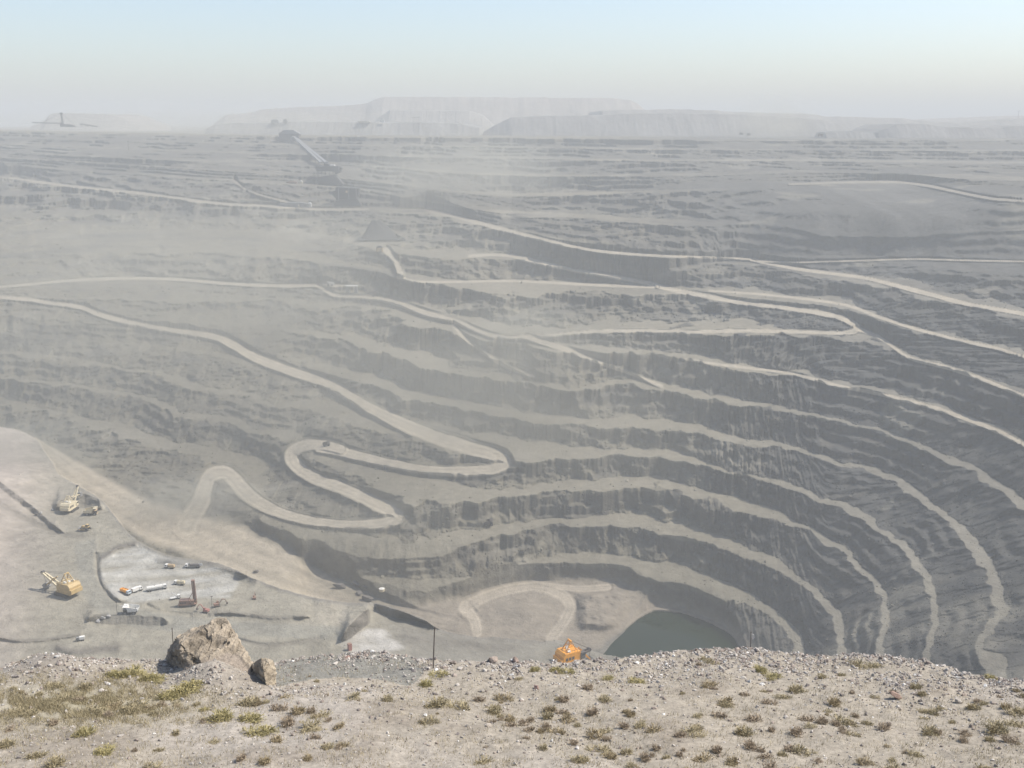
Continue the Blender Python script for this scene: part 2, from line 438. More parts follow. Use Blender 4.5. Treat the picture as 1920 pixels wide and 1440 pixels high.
# haul roads cut flat across the slope
road = np.zeros(U.shape)
road_tone = np.zeros(U.shape, np.int8)
road_rel = np.full(U.shape, 9.0)
for n, pts in enumerate(ROADS):
    hwm = max(p[2] for p in pts)
    c, d, k = line_field(U, V, pts, hwm * 2.6 + 6)
    zc = bilerp(blur(Zb, 3), US, VS, c[:, 0], c[:, 1])
    ker = np.hanning(25); ker /= ker.sum()
    zc = np.convolve(np.pad(zc, 12, mode='edge'), ker, 'valid')
    hw = c[k, 2] * (1 + 0.12 * fbm(U / 22, V / 22, 2, 99))
    w = 1 - smooth(hw * 1.0, hw * 1.5 + 2, d)
    w = np.where(d > 1e8, 0, w)
    tr = zc[k]
    keep = smooth(250, 300, V) * (0.75 if n == 2 else 1.0)
    Zp = Zp * (1 - w * keep) + tr * w * keep
    r = np.where(d > 1e8, 0, 1 - smooth(hw * 0.75, hw * 1.12 + 0.8, d))
    road_rel = np.where((r > road) & (hw > 4), d / hw, road_rel)
    if n not in (2, 17, 18, 19):
        Zp = Zp + np.where(d > 1e8, 0, np.exp(-((d / hw - 1.12) / 0.13) ** 2)) * 1.0 * keep * (hw > 3)
    road_tone = np.where(r > road, ROAD_TONE.get(n, 0), road_tone)
    road = np.maximum(road, r)
road *= smooth(250, 300, V) * (0.5 + 0.5 * smooth(390, 520, V))

# lake bed stays clearly under water, the rest above it
lake_m = smooth(17.05, 17.4, L0)
Zp = np.where(lake_m > 0, np.minimum(Zp, -438.8 - 5 * lake_m), np.maximum(Zp, -438.5))

Zout = Zp.copy()
Zp = no_overhang(Zp, 7.0).copy()

# ---- the working bench on the near side, with its berms and cuts
EDGE = [(-500,790),(-200,796),(0,802),(64,821),(84,845),(100,868),(112,890),(150,912),(192,941),(215,968),(240,1000),(262,1016),(292,1031),(340,1047),(400,1053),(440,1068),(480,1086),(560,1113),(640,1129),(672,1130),(704,1130),(735,1139),(770,1152),(800,1164),(850,1188),(950,1197),(1050,1203),(1085,1212),(1120,1224),(1200,1240),(1300,1262),(1500,1300),(2400,1420)]
_e = curve(EDGE, 4)
_eu = np.maximum.accumulate(_e[:, 0])
edge_v = np.interp(US, _eu, _e[:, 1]) + 3.0 * fbm(US / 30, US * 0 + 3, 3, 5)
near = V > edge_v[None, :]
below = V - edge_v[None, :]
Zn = np.interp(U, [-420, 0, 300, 620, 760, 900, 1060, 1250, 1600, 2360], [-268, -289, -292, -294, -302, -318, -335, -350, -330, -280])
Zn = Zn + np.interp(V, [1140, 1240], [0, 1]) * np.interp(U, [620, 900, 1200], [0, 8, 10])
Xn, Yn = to_world(U, V, Zn)
n1 = fbm(Xn / 60, Yn / 60, 4, 101)
n2 = fbm(Xn / 14, Yn / 14, 4, 102)
Zn = Zn + 2.4 * n1 + 0.7 * n2 + 1.5 * smooth(26, 0, below) * smooth(-20, 200, U) * (0.4 + 0.6 * smooth(-0.2, 0.6, fbm(U / 40, V * 0, 2, 8)))
# rising bank on the left with its old ramp
Zn = Zn + 16 * smooth(60, -160, U + (V - 960) * 0.55) * smooth(840, 900, V) + 9 * smooth(150, 20, U + 1.1 * (V - 915)) * smooth(845, 888, V)
BERMS = [  # points, half width px, height m, tone
 ([(-60,915),(0,945),(45,972),(75,985),(120,1003),(150,1004)], 6, -1.6, 1),
 ([(181,1040),(184,1075),(195,1100),(210,1120),(228,1131)], 4, -2.2, 0), ([(276,1135),(300,1146),(330,1150),(355,1152)], 4, -1.6, 0),
 ([(190,1046),(208,1036),(222,1026),(236,1024),(252,1019)], 5, 1.8, 2), ([(395,1152),(430,1149),(470,1155),(520,1160),(570,1156)], 4, 2.0, 1),
 ([(0,1195),(40,1201),(90,1199),(150,1189)], 4, 2.0, 1),
 ([(428,1187),(450,1200),(500,1210),(560,1204),(600,1195)], 4, -1.5, 1), 
 ([(300,1050),(420,1065),(480,1090)], 6, 1.4, 1), ([(110,1215),(150,1222),(220,1215)], 8, 1.8, 2), ([(760,1195),(850,1205),(960,1218)], 7, 1.6, 1),
]
tone_n = np.zeros(U.shape)
for pts, hw, hgt, tone in BERMS:
    c, d, k = line_field(U, V, pts, hw * 3)
    w = np.where(d > 1e8, 0, np.exp(-(d / hw) ** 2))
    Zn = Zn + hgt * w * (0.7 + 0.6 * n2)
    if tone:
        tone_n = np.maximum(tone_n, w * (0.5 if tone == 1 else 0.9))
# cut faces towards the camera: crest line, toe line, height, how far the rise runs back, dark paint for shade and muck
CLIFFS = [
 ([(636,1202),(655,1172),(672,1155),(690,1141),(698,1148)], [(636,1206),(655,1199),(672,1186),(690,1172),(698,1163)], 8, 38, 0.9),
 ([(701,1135),(712,1131),(735,1140),(770,1153),(800,1165),(836,1183)], [(701,1137),(712,1149),(735,1159),(770,1162),(800,1170),(836,1184)], 6, 30, 0.6),
 ([(158,1163),(175,1152),(200,1150),(260,1154),(300,1156),(320,1168)], [(158,1165),(175,1167),(200,1170),(260,1172),(300,1173),(320,1171)], 4, 18, 0.5),
 ([(-60,868),(0,903),(30,926),(60,948),(90,975),(122,1001)], [(-60,876),(0,916),(30,940),(60,961),(90,985),(122,1002)], 2.6, 40, 0.2),
 ([(98,952),(112,938),(130,929),(160,925),(184,934),(196,952)], [(98,955),(112,957),(130,957),(160,953),(184,955),(196,956)], 6, 18, 0.6),
 ([(398,1151),(440,1147),(500,1154),(560,1154),(585,1158)], [(398,1153),(440,1153),(500,1161),(560,1160),(585,1159)], 1.6, 30, 0.3),
 ([(180,1036),(184,1075),(196,1102),(214,1120),(232,1131)], [(180,1037),(184,1082),(196,1111),(214,1128),(232,1134)], 2.0, 40, 0.15),
 ([(440,1072),(470,1080),(500,1089)], [(440,1074),(470,1087),(500,1092)], 2.5, 14, 0.7),
]
for crest, toe, h_, back, tone in CLIFFS:
    cu = np.array(crest, float); tu = np.array(toe, float)
    wob = 2.0 * fbm(US / 9, US * 0 + h_, 3, 61)
    vc_ = np.interp(US, cu[:, 0], cu[:, 1]) + wob * 0.7
    vt_ = np.maximum(np.interp(US, tu[:, 0], tu[:, 1]) + wob, vc_ + 1.5)
    ends = smooth(cu[0, 0], cu[0, 0] + 10, US) * smooth(cu[-1, 0], cu[-1, 0] - 10, US)
    spread = 10 + 1.6 * np.maximum(vc_[None] - V, 0)
    ctr, half = (cu[0, 0] + cu[-1, 0]) / 2, (cu[-1, 0] - cu[0, 0]) / 2
    taper = np.clip((half + 0.5 * (spread - 10) - np.abs(U - ctr)) / spread, 0, 1)
    taper = taper * taper * (3 - 2 * taper)
    up = np.clip((vt_[None] - V) / (vt_ - vc_)[None], 0, 1) * np.exp(-np.maximum(vc_[None] - V, 0) / back) * taper
    Zn = Zn + h_ * up * (1 + 0.10 * n2)
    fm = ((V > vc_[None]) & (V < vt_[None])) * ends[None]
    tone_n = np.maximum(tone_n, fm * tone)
# soften the one-sample staircase along the crest
Zs = np.where(near, Zn, Zp)
Xf, Yf = to_world(U, V, Zs)
PIT = np.stack([Xf, Yf, Zs], -1)

# ---- ground colours (albedo by material, shade painted on right wall and cuts)
def lerp(a, b, w):
    return a + (np.array(b) - a) * w[..., None]
N3 = fbm(Xb / 130, Yb / 130, 4, 120)
N4 = fbm(Xb / 10, Yb / 10, 3, 121)
col = np.zeros(U.shape + (3,)) + np.array([0.176, 0.158, 0.120])
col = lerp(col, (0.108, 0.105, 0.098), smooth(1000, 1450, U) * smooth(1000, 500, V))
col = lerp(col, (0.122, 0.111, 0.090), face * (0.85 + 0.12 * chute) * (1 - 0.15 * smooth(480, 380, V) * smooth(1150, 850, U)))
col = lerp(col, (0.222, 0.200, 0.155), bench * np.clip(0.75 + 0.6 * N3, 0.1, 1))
dark_r = smooth(1180, 1560, U) * smooth(430, 620, V) * (1 - bench)  # shade of the right wall put into its rock colour
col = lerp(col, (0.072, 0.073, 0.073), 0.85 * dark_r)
col = lerp(col, (0.190, 0.178, 0.155), bench * 0.55 * smooth(1350, 1650, U))
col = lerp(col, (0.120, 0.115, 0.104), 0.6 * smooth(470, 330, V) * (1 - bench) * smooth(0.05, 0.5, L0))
patch = smooth(0.22, 0.42, fbm(Xb / 45, Yb / 30, 4, 131)) * (1 - bench) * (1 - road)
band = smooth(0.08, 0.38, fbm(Xb / 150, L0 * 5.0, 4, 151, 0.6)) * smooth(600, 480, V) * smooth(0.1, 0.6, L0) * (1 - scree) * (1 - road)
col = lerp(col, (0.105, 0.098, 0.087), 0.75 * band)
col = lerp(col, (0.105, 0.098, 0.086), 0.7 * smooth(430, 600, V) * patch * smooth(16.4, 15.5, L0) * (1 - scree))
streak = fbm(along / 14, Ln * 0.6, 4, 140)
col = lerp(col, (0.108, 0.105, 0.098), 0.85 * scree)
col = col * (1 + 0.30 * scree * streak + 0.25 * scree * N3)[..., None]
pale = smooth(0.28, 0.5, fbm(Xb / 80, Yb / 60, 4, 137))
col = lerp(col, (0.245, 0.225, 0.182), 0.5 * pale)
floor_ = smooth(16.3, 16.6, L0)
col = lerp(col, (0.245, 0.210, 0.168), floor_ * 0.9)
col = col * (1 + 0.10 * N3 + 0.12 * N4)[..., None]
col = lerp(col, (0.38, 0.335, 0.262), np.clip(road * (road_tone == 0) * (0.92 + 0.2 * N4), 0, 1))
col = lerp(col, (0.355, 0.308, 0.238), smooth(720, 560, U) * np.clip(road * (road_tone == 1) * (0.9 + 0.2 * N4), 0, 1))
col = lerp(col, (0.37, 0.322, 0.255), np.clip(road * (road_tone == 2) * (0.8 + 0.2 * N4), 0, 1))
ruts = np.exp(-((road_rel - 0.40) / 0.13) ** 2) - 0.6 * np.exp(-((road_rel - 0.72) / 0.15) ** 2)
col = col * (1 - 0.13 * ruts * (0.6 + 0.6 * smooth(-.3, .3, fbm(U / 60, V / 20, 2, 177))) * road)[..., None]
# wet rock ring at the lake
col = lerp(col, (0.12, 0.12, 0.11), smooth(16.97, 17.05, L0) * 0.7)
cn = np.zeros(U.shape + (3,)) + np.array([0.272, 0.248, 0.198])
cn = lerp(cn, (0.325, 0.283, 0.248), smooth(160, -60, U + (V - 1000) * 0.2))
white = in_poly(U, V, [(190,1040),(260,1022),(300,1040),(410,1062),(450,1090),(430,1120),(330,1120),(250,1130),(210,1118),(188,1085)]).astype(float)
cn = lerp(cn, (0.40, 0.385, 0.345), blur(white, 8) * np.clip(0.75 + 1.2 * fbm(Xn / 30, (Yn - 0.35 * Xn) / 9, 3, 105), 0, 1))
cn = lerp(cn, (0.36, 0.32, 0.255), 0.6 * smooth(0.1, 0.5, n1) * smooth(380, 480, U))
lane = blur(in_poly(U, V, [(140,1020),(178,1010),(178,1060),(186,1100),(225,1135),(300,1150),(420,1165),(640,1175),(640,1200),(420,1190),(280,1180),(200,1165),(150,1110)]).astype(float), 6)
cn = lerp(cn, (0.245, 0.232, 0.195), lane * 0.8)
cn = lerp(cn, (0.205, 0.19, 0.16), np.clip(smooth(680, 780, U) * smooth(1000, 1150, V), 0, 1))
pale2 = blur(in_poly(U, V, [(640,1200),(690,1178),(720,1180),(760,1215),(700,1228),(640,1225)]).astype(float), 6)
cn = lerp(cn, (0.45, 0.43, 0.40), pale2 * np.clip(0.5 + n2, 0, 1))
cn = lerp(cn, (0.15, 0.135, 0.115), np.clip(tone_n, 0, 1))  # berm tone, and shade painted onto the cut faces
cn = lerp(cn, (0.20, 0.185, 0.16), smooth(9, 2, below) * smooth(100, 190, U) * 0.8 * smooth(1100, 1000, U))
cn = cn * (1 + 0.10 * n1 + 0.16 * n2)[..., None]
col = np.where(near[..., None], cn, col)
col = np.clip(col, 0.03, 0.6)

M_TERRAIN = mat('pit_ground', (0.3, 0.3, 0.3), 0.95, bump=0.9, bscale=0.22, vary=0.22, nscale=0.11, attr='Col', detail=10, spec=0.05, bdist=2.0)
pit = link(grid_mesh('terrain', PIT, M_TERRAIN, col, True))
tag(pit, kind='structure')

def ground(u, v):
    p = bilerp(PIT, US, VS, np.array([float(u)]), np.array([float(v)]))[0]
    return Vector(p)

def px_per_m(p):
    return F_PX / (p.y * CP - p.z * SP)

# fallen blocks and scree on the benches and faces, too many to count
def make_scree(n, seed):
    rng = np.random.default_rng(seed)
    N = n * 6
    u, v = rng.uniform(-40, 1960, N), 400 + 840 * rng.random(N) ** 0.8
    fi = bilerp(np.where(near, 0.10, (0.15 + 0.9 * smooth(0.45, 0.95, t) + 0.35 * face) * amp * (1 - road) * (1 - 0.8 * scree)), US, VS, u, v)
    fi = np.where((v > 1215) | (np.abs(v - np.interp(u, US, edge_v)) < 4), 0, fi)
    fi = fi * np.clip(0.55 + 1.1 * vnoise(u / 30, v / 14, 511), 0.05, 2)
    k = np.argsort(rng.random(N) / np.maximum(fi, 1e-4))[:n]
    u, v = u[k], v[k]
    P = bilerp(PIT, US, VS, u, v)
    C = bilerp(col, US, VS, u, v)
    nearm = bilerp(near.astype(float), US, VS, u, v) > 0.5
    px = np.clip(np.exp(rng.normal(0.75, 0.42, n)), 0.9, 6.0) * np.where(nearm, 0.55, 1.0)
    r = px / (F_PX / (P[:, 1] * CP - P[:, 2] * SP)) * 0.6
    bm = bmesh.new(); bmesh.ops.create_icosphere(bm, subdivisions=1, radius=1.0)
    v0 = np.array([a.co[:] for a in bm.verts]); f0 = np.array([[a.index for a in b.verts] for b in bm.faces]); bm.free()
    VV = P[:, None, :] + v0[None] * rng.uniform(0.55, 1.2, (n, 12, 1)) * r[:, None, None] * rng.uniform(0.6, 1.3, (n, 1, 3))
    FF = f0[None] + (np.arange(n) * 12)[:, None, None]
    CC = np.clip(C * rng.uniform(0.75, 1.45, (n, 1)), 0.04, 0.5)
    me = bpy.data.meshes.new('scree_rubble')
    me.vertices.add(n * 12); me.vertices.foreach_set('co', VV.astype(np.float32).ravel())
    nf = n * 20
    me.loops.add(nf * 3); me.loops.foreach_set('vertex_index', FF.astype(np.int32).ravel())
    me.polygons.add(nf); me.polygons.foreach_set('loop_start', (np.arange(nf) * 3).astype(np.int32)); me.polygons.foreach_set('loop_total', np.full(nf, 3, np.int32))
    me.polygons.foreach_set('use_smooth', np.zeros(nf, bool))
    at = me.color_attributes.new('Col', 'FLOAT_COLOR', 'POINT')
    rgba = np.ones((n * 12, 4), np.float32); rgba[:, :3] = np.repeat(CC, 12, 0)
    at.data.foreach_set('color', rgba.ravel())
    me.update(calc_edges=True)
    me.materials.append(mat('scree_stone', (0.2, 0.2, 0.2), 0.95, vary=0.15, nscale=0.5, attr='Col', spec=0.05))
    return tag(link(bpy.data.objects.new('scree_rubble', me)), kind='stuff')
make_scree(16000, 21)

# lake
def make_lake():
    bm = bmesh.new()
    x0, x1, y0, y1 = 20, 260, 700, 960
    nx, ny = 60, 60
    vv = [[bm.verts.new((x0 + (x1 - x0) * i / nx, y0 + (y1 - y0) * j / ny, -440.0)) for i in range(nx + 1)] for j in range(ny + 1)]
    for j in range(ny):
        for i in range(nx):
            bm.faces.new((vv[j][i], vv[j][i + 1], vv[j + 1][i + 1], vv[j + 1][i]))
    me = bpy.data.meshes.new('water')
    bm.to_mesh(me); bm.free()
    m = mat('lake_water', (0.012, 0.021, 0.010), 0.10, bump=0.05, bscale=0.5, vary=0.1, nscale=0.05, spec=0.08, bdist=0.3)
    me.materials.append(m)
    return tag(link(bpy.data.objects.new('water', me)), kind='structure')
make_lake()
# ------------------------------------------------------------------ the stony slope in front of the pit
CREST = [(-1700,1275),(-400,1262),(-100,1256),(0,1250),(30,1241),(70,1233),(150,1236),(300,1239),(340,1241),(420,1246),(480,1246),(520,1241),(560,1234),(640,1227),(690,1222),(760,1232),(830,1238),(900,1239),(1000,1241),(1060,1242),(1120,1237),(1180,1233),(1240,1222),(1300,1217),(1360,1215),(1400,1218),(1480,1222),(1530,1228),(1600,1228),(1690,1232),(1740,1240),(1800,1258),(1850,1268),(1920,1276),(2100,1300),(2400,1330),(3600,1345)]
FU = np.concatenate([np.arange(-1600, -380, 25.0), np.arange(-380, -20, 6.0), np.arange(-20, 1940, 1.8), np.arange(1940, 2320, 6.0), np.arange(2320, 3500, 25.0)])
crest_v = np.interp(FU, *np.array(CREST, float).T)
T_ = np.linspace(0, 1, 300)
FV = crest_v[None, :] + (1580 - crest_v[None, :]) * (T_[:, None] ** 1.15)
FUU = np.broadcast_to(FU[None, :], FV.shape)
SLOPE, Y_REF, Z_REF = 0.268, 32.0, -21.7
def fore_base(u, v):
    tn = tan_dep(v)
    y = (-Z_REF - SLOPE * Y_REF) / (tn - SLOPE)
    rx, ry, rz = ray(u, v)
    return rx / ry * y, y, -tn * y
FX, FY, FZ = fore_base(FUU, FV)
q1 = fbm(FX / 3.0, FY / 3.0, 4, 201)
q2 = fbm(FX / 0.6, FY / 0.6, 4, 202, 0.6)
q3 = fbm(FX / 8.0, FY / 8.0, 3, 203)
hump = 0.9 * np.exp(-((FUU - 95) / 95) ** 2 - ((FV - 1252) / 26) ** 2) + 0.35 * np.exp(-((FUU - 640) / 150) ** 2 - ((FV - 1240) / 16) ** 2)
hump = hump + 0.9 * np.exp(-((FUU - 400) / 70) ** 2 - ((FV - 1272) / 24) ** 2)
edge_r = smooth(0, 30, FV - crest_v[None, :])
FZ = FZ + 0.20 * q1 * (0.4 + 0.6 * edge_r) + 0.055 * q2 + 0.25 * q3 * edge_r + hump * edge_r
FZ = FZ + 0.10 * vnoise(FX / 0.35, FY / 0.35, 207) * (1 - edge_r)
FORE = np.stack([FX, FY, FZ], -1)
FUS, FVT = FU, T_
rows_back = []
for dy in (0.6, 1.5, 3, 6, 12, 25, 60, 130, 230):
    k = (FORE[0, :, 1:2] + dy) / FORE[0, :, 1:2]
    r = FORE[0] * k
    r[:, 2] = FORE[0, :, 2] - 0.72 * dy - 0.08 * min(dy, 3)
    rows_back.append(r)
rows_front = []
for y in (22, 16, 10, 4, -4, -30):
    x = FX[-1] / FY[-1] * max(y, 6) * 1.2
    z = np.interp(y, [-30, -4, 4, 10, 16, 22], [-1.5, -1.7, -3.2, -9, -14.6, -18.2])
    rows_front.append(np.stack([x, np.full_like(x, y), np.full_like(x, z)], -1))
ALLF = np.concatenate([np.stack(rows_back[::-1]), FORE, np.stack(rows_front)])
fc = np.zeros(FV.shape + (3,)) + np.array([0.312, 0.276, 0.226])
fc = lerp(fc, (0.335, 0.30, 0.258), smooth(0.05, 0.5, q3))
fc = lerp(fc, (0.225, 0.193, 0.157), 0.6 * smooth(0.1, 0.6, q1))
fgrey = in_poly(FUU, FV, [(505,1238),(560,1234),(640,1226),(690,1222),(770,1233),(800,1250),(790,1266),(770,1282),(700,1272),(640,1268),(570,1278),(520,1292)]).astype(float)
fc = lerp(fc, (0.19, 0.187, 0.168), fgrey * 0.85)
fc = lerp(fc, (0.225, 0.205, 0.185), 0.7 * np.exp(-((FUU - 90) / 80) ** 2 - ((FV - 1258) / 17) ** 2))
fc = lerp(fc, (0.36, 0.33, 0.19), 0.35 * np.exp(-((FUU - 130) / 190) ** 2 - ((FV - 1322) / 34) ** 2))
fc = fc * (1 + 0.14 * q2 + 0.10 * vnoise(FX / 0.22, FY / 0.22, 209))[..., None]
ncol = np.concatenate([np.repeat(fc[:1], len(rows_back), 0), fc, np.repeat(fc[-1:], len(rows_front), 0)])
M_FORE = mat('stony_ground', (0.3, 0.3, 0.3), 0.95, bump=0.8, bscale=9.0, vary=0.25, nscale=5.0, attr='Col', detail=10, spec=0.05, bdist=0.06)
tag(link(grid_mesh('ground', ALLF, M_FORE, np.clip(ncol, 0.03, 0.6))), kind='structure')

def fground(u, v):
    """point of the near slope seen at photo pixel (u, v), before its small relief"""
    cv = np.interp(u, FU, crest_v)
    tt = np.clip((v - cv) / (1580 - cv), 0, 1) ** (1 / 1.15)
    return bilerp(FORE, FUS, FVT, np.atleast_1d(np.asarray(u, float)), np.atleast_1d(tt))
def fpt(u, v):
    return Vector(fground(u, v)[0])
def fscale(p):
    return F_PX / (p[1] * CP - p[2] * SP)

# ---- loose rubble: too many stones to count
ICO = {}
for sub in (1, 2):
    bm = bmesh.new()
    bmesh.ops.create_icosphere(bm, subdivisions=sub, radius=1.0)
    ICO[sub] = (np.array([v_.co[:] for v_ in bm.verts]), np.array([[v_.index for v_ in f_.verts] for f_ in bm.faces]))
    bm.free()

def stone_shape(sub, rng):
    v_, f_ = ICO[sub]
    v_ = v_ * (1 + rng.uniform(-0.28, 0.28, (len(v_), 1)))
    for _ in range(4):                                  # chipped flat sides
        n = rng.normal(size=3); n /= np.linalg.norm(n)
        d = v_ @ n - rng.uniform(0.45, 0.8)
        v_ = v_ - np.maximum(d, 0)[:, None] * n
    return v_ * rng.uniform(0.6, 1.15, 3) * (1, 1, 0.8), f_

def tri_mesh(name, verts, faces, material, col=None):
    me = bpy.data.meshes.new(name)
    nv, nf, k = len(verts), len(faces), faces.shape[1]
    me.vertices.add(nv)
    me.vertices.foreach_set('co', verts.astype(np.float32).ravel())
    me.loops.add(nf * k)
    me.loops.foreach_set('vertex_index', faces.astype(np.int32).ravel())
    me.polygons.add(nf)
    me.polygons.foreach_set('loop_start', (np.arange(nf) * k).astype(np.int32))
    me.polygons.foreach_set('loop_total', np.full(nf, k, np.int32))
    me.polygons.foreach_set('use_smooth', np.zeros(nf, bool))
    if col is not None:
        at = me.color_attributes.new('Col', 'FLOAT_COLOR', 'POINT')
        rgba = np.ones((nv, 4), np.float32); rgba[:, :3] = col
        at.data.foreach_set('color', rgba.ravel())
    me.update(calc_edges=True)
    me.materials.append(material)
    return bpy.data.objects.new(name, me)

M_STONE = mat('stone', (0.3, 0.3, 0.3), 0.9, bump=0.8, bscale=11.0, bdist=0.06, vary=0.3, nscale=7.0, attr='Col', spec=0.1, detail=10)
def make_rubble(n, seed):
    rng = np.random.default_rng(seed)
    shapes = {1: [stone_shape(1, rng) for _ in range(10)], 2: [stone_shape(2, rng) for _ in range(10)]}
    N = n * 9
    u = rng.uniform(-60, 1980, N)
    cv = np.interp(u, FU, crest_v)
    v = cv + (1470 - cv) * rng.random(N) ** 1.5
    d = 0.16 + 0.55 * np.exp(-(v - cv) / 16)
    for cu, cvv, ru, rv, a in [(1330,1240,140,30,1.1),(1480,1245,110,24,.5),(1690,1280,40,35,.8),(1640,1255,40,25,.5),(370,1277,60,14,.9),(150,1262,120,22,.7),(660,1234,130,12,.8),(690,1292,120,12,.35),(930,1255,140,14,.5),(1210,1250,90,25,.6),(1640,1295,50,20,.4),(1800,1280,120,25,.5),(560,1300,60,10,.5),(410,1296,60,12,.6)]:
        d = d + a * np.exp(-((u - cu) / ru) ** 2 - ((v - cvv) / rv) ** 2)
    clump = vnoise(u / 26, v / 11, 301) * 0.5 + vnoise(u / 9, v / 5, 302) * 0.5
    d = d * np.clip(0.75 + 1.3 * clump, 0.08, 2)
    keep = np.argsort(rng.random(N) / np.maximum(d, 1e-3))[:n]
    u, v = u[keep], v[keep]
    P = fground(u, v)
    px = np.exp(rng.normal(0.95, 0.45, n))
    px = np.clip(px * (1 + 0.25 * (rng.random(n) < 0.06) * 4), 0.9, 8.5)
    r = px / (F_PX / (P[:, 1] * CP - P[:, 2] * SP)) * 0.62
    VV, FF, CC, base = [], [], [], 0
    for i in range(n):
        vs0, fs0 = shapes[2 if px[i] > 3.2 else 1][rng.integers(10)]
        a = rng.uniform(0, 6.28)
        c, s = math.cos(a), math.sin(a)
        w = vs0 * r[i]
        tilt = rng.uniform(-0.5, 0.5)
        w = np.stack([w[:, 0], w[:, 1] * math.cos(tilt) - w[:, 2] * math.sin(tilt), w[:, 1] * math.sin(tilt) + w[:, 2] * math.cos(tilt)], 1)
        w = np.stack([w[:, 0] * c - w[:, 1] * s, w[:, 0] * s + w[:, 1] * c, w[:, 2]], 1)
        VV.append(w + P[i] + (0, 0, r[i] * 0.25))
        FF.append(fs0 + base)
        base += len(vs0)
        t_ = rng.random()
        b_ = np.array([0.42, 0.385, 0.345]) if t_ < 0.55 else (np.array([0.30, 0.25, 0.215]) if t_ < 0.82 else np.array([0.22, 0.195, 0.18]))
        if t_ > 0.965: b_ = np.array([0.66, 0.64, 0.60])
        CC.append(np.repeat((b_ * rng.uniform(0.8, 1.2))[None], len(vs0), 0))
    o = tri_mesh('rubble', np.concatenate(VV), np.concatenate(FF), M_STONE, np.concatenate(CC))
    return tag(link(o), kind='stuff')
make_rubble(17000, 4)

def hull_rock(name, pts, disp, size, cuts, seed, colour_fn, material=None):
    """pts: (photo u, photo v, distance Y) corners of a rock; hull, subdivided and weathered"""
    bm = bmesh.new()
    for u, v, y in pts:
        rx, ry, rz = ray(u, v)
        bm.verts.new((float(rx / ry * y), y, float(rz / ry * y)))
    bmesh.ops.convex_hull(bm, input=bm.verts)
    loose = [v_ for v_ in bm.verts if not v_.link_faces]
    bmesh.ops.delete(bm, geom=loose, context='VERTS')
    bmesh.ops.triangulate(bm, faces=bm.faces)
    for _ in range(cuts):
        longe = [e for e in bm.edges if e.calc_length() > size]
        if not longe: break
        bmesh.ops.subdivide_edges(bm, edges=longe, cuts=1)
        bmesh.ops.triangulate(bm, faces=bm.faces)
    bm.normal_update()
    bm.verts.ensure_lookup_table()
    co = np.array([v_.co[:] for v_ in bm.verts])
    no = np.array([v_.normal[:] for v_ in bm.verts])
    a = co[:, 0] * 0.8 + co[:, 2] * 0.6
    b = co[:, 1] + co[:, 2] * 0.5
    s = co[:, 2] * 0.9 - co[:, 0] * 0.38
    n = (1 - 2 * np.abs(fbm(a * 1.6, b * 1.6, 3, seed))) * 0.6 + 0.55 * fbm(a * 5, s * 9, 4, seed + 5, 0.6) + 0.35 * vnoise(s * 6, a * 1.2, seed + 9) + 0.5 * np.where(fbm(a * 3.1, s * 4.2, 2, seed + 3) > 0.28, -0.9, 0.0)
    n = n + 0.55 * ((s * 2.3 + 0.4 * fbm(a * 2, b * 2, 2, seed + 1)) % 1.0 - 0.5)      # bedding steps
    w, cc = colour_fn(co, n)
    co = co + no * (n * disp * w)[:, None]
    fs = np.array([[v_.index for v_ in f_.verts] for f_ in bm.faces])
    bm.free()
    return tri_mesh(name, co, fs, material or M_STONE, cc)

def outcrop_colour(co, n):
    _, b, c = co.T
    depth = co[:, 1] * CP - co[:, 2] * SP
    u = 960 + co[:, 0] / depth * F_PX
    v = 720 - (co[:, 1] * SP + co[:, 2] * CP) / depth * F_PX
    line = np.interp(u, [330, 400, 430, 450, 500], [1247, 1238, 1222, 1236, 1300])
    talus = smooth(-4, 6, v - line + 6 * n)
    w = 1 - 0.72 * talus
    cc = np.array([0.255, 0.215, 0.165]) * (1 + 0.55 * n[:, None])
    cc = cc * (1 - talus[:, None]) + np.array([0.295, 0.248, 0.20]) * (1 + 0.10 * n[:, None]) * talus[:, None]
    return w, np.clip(cc, 0.08, 0.5)
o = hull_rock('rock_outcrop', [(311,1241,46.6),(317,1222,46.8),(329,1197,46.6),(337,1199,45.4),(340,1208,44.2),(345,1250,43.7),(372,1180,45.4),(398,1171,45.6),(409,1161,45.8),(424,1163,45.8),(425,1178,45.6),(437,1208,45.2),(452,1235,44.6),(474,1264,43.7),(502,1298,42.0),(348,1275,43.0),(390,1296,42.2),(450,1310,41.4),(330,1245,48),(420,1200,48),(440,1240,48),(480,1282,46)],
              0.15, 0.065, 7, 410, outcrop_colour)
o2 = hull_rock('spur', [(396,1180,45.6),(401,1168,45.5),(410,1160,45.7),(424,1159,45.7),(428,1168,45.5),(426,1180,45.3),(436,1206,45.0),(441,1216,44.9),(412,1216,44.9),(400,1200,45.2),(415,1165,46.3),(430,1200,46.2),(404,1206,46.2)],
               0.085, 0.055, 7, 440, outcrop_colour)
link(o2, o)
tag(link(o) if o.name not in SC.collection.objects else o, 'large tilted brown rock outcrop with pointed peak and shaded left face', 'rock')
def plain_rock(a, k=0.3):
    return lambda co, n: (np.ones(len(co)), np.clip(np.array(a) * (1 + k * n[:, None]), 0.05, 0.6))
o = hull_rock('rock_pillar', [(471,1246,43.3),(478,1240,43.3),(490,1234,42.8),(493,1250,42.1),(503,1303,41.6),(512,1239,42.7),(516,1255,42.4),(516,1290,42.1),(512,1302,42.0),(488,1280,43.1),(480,1262,43.3),(505,1300,43.5),(500,1240,43.8)],
              0.075, 0.055, 7, 431, plain_rock((0.285, 0.24, 0.18), 0.45))
tag(link(o), 'short leaning rock pillar with a dark cleft side, right of the large outcrop', 'rock')

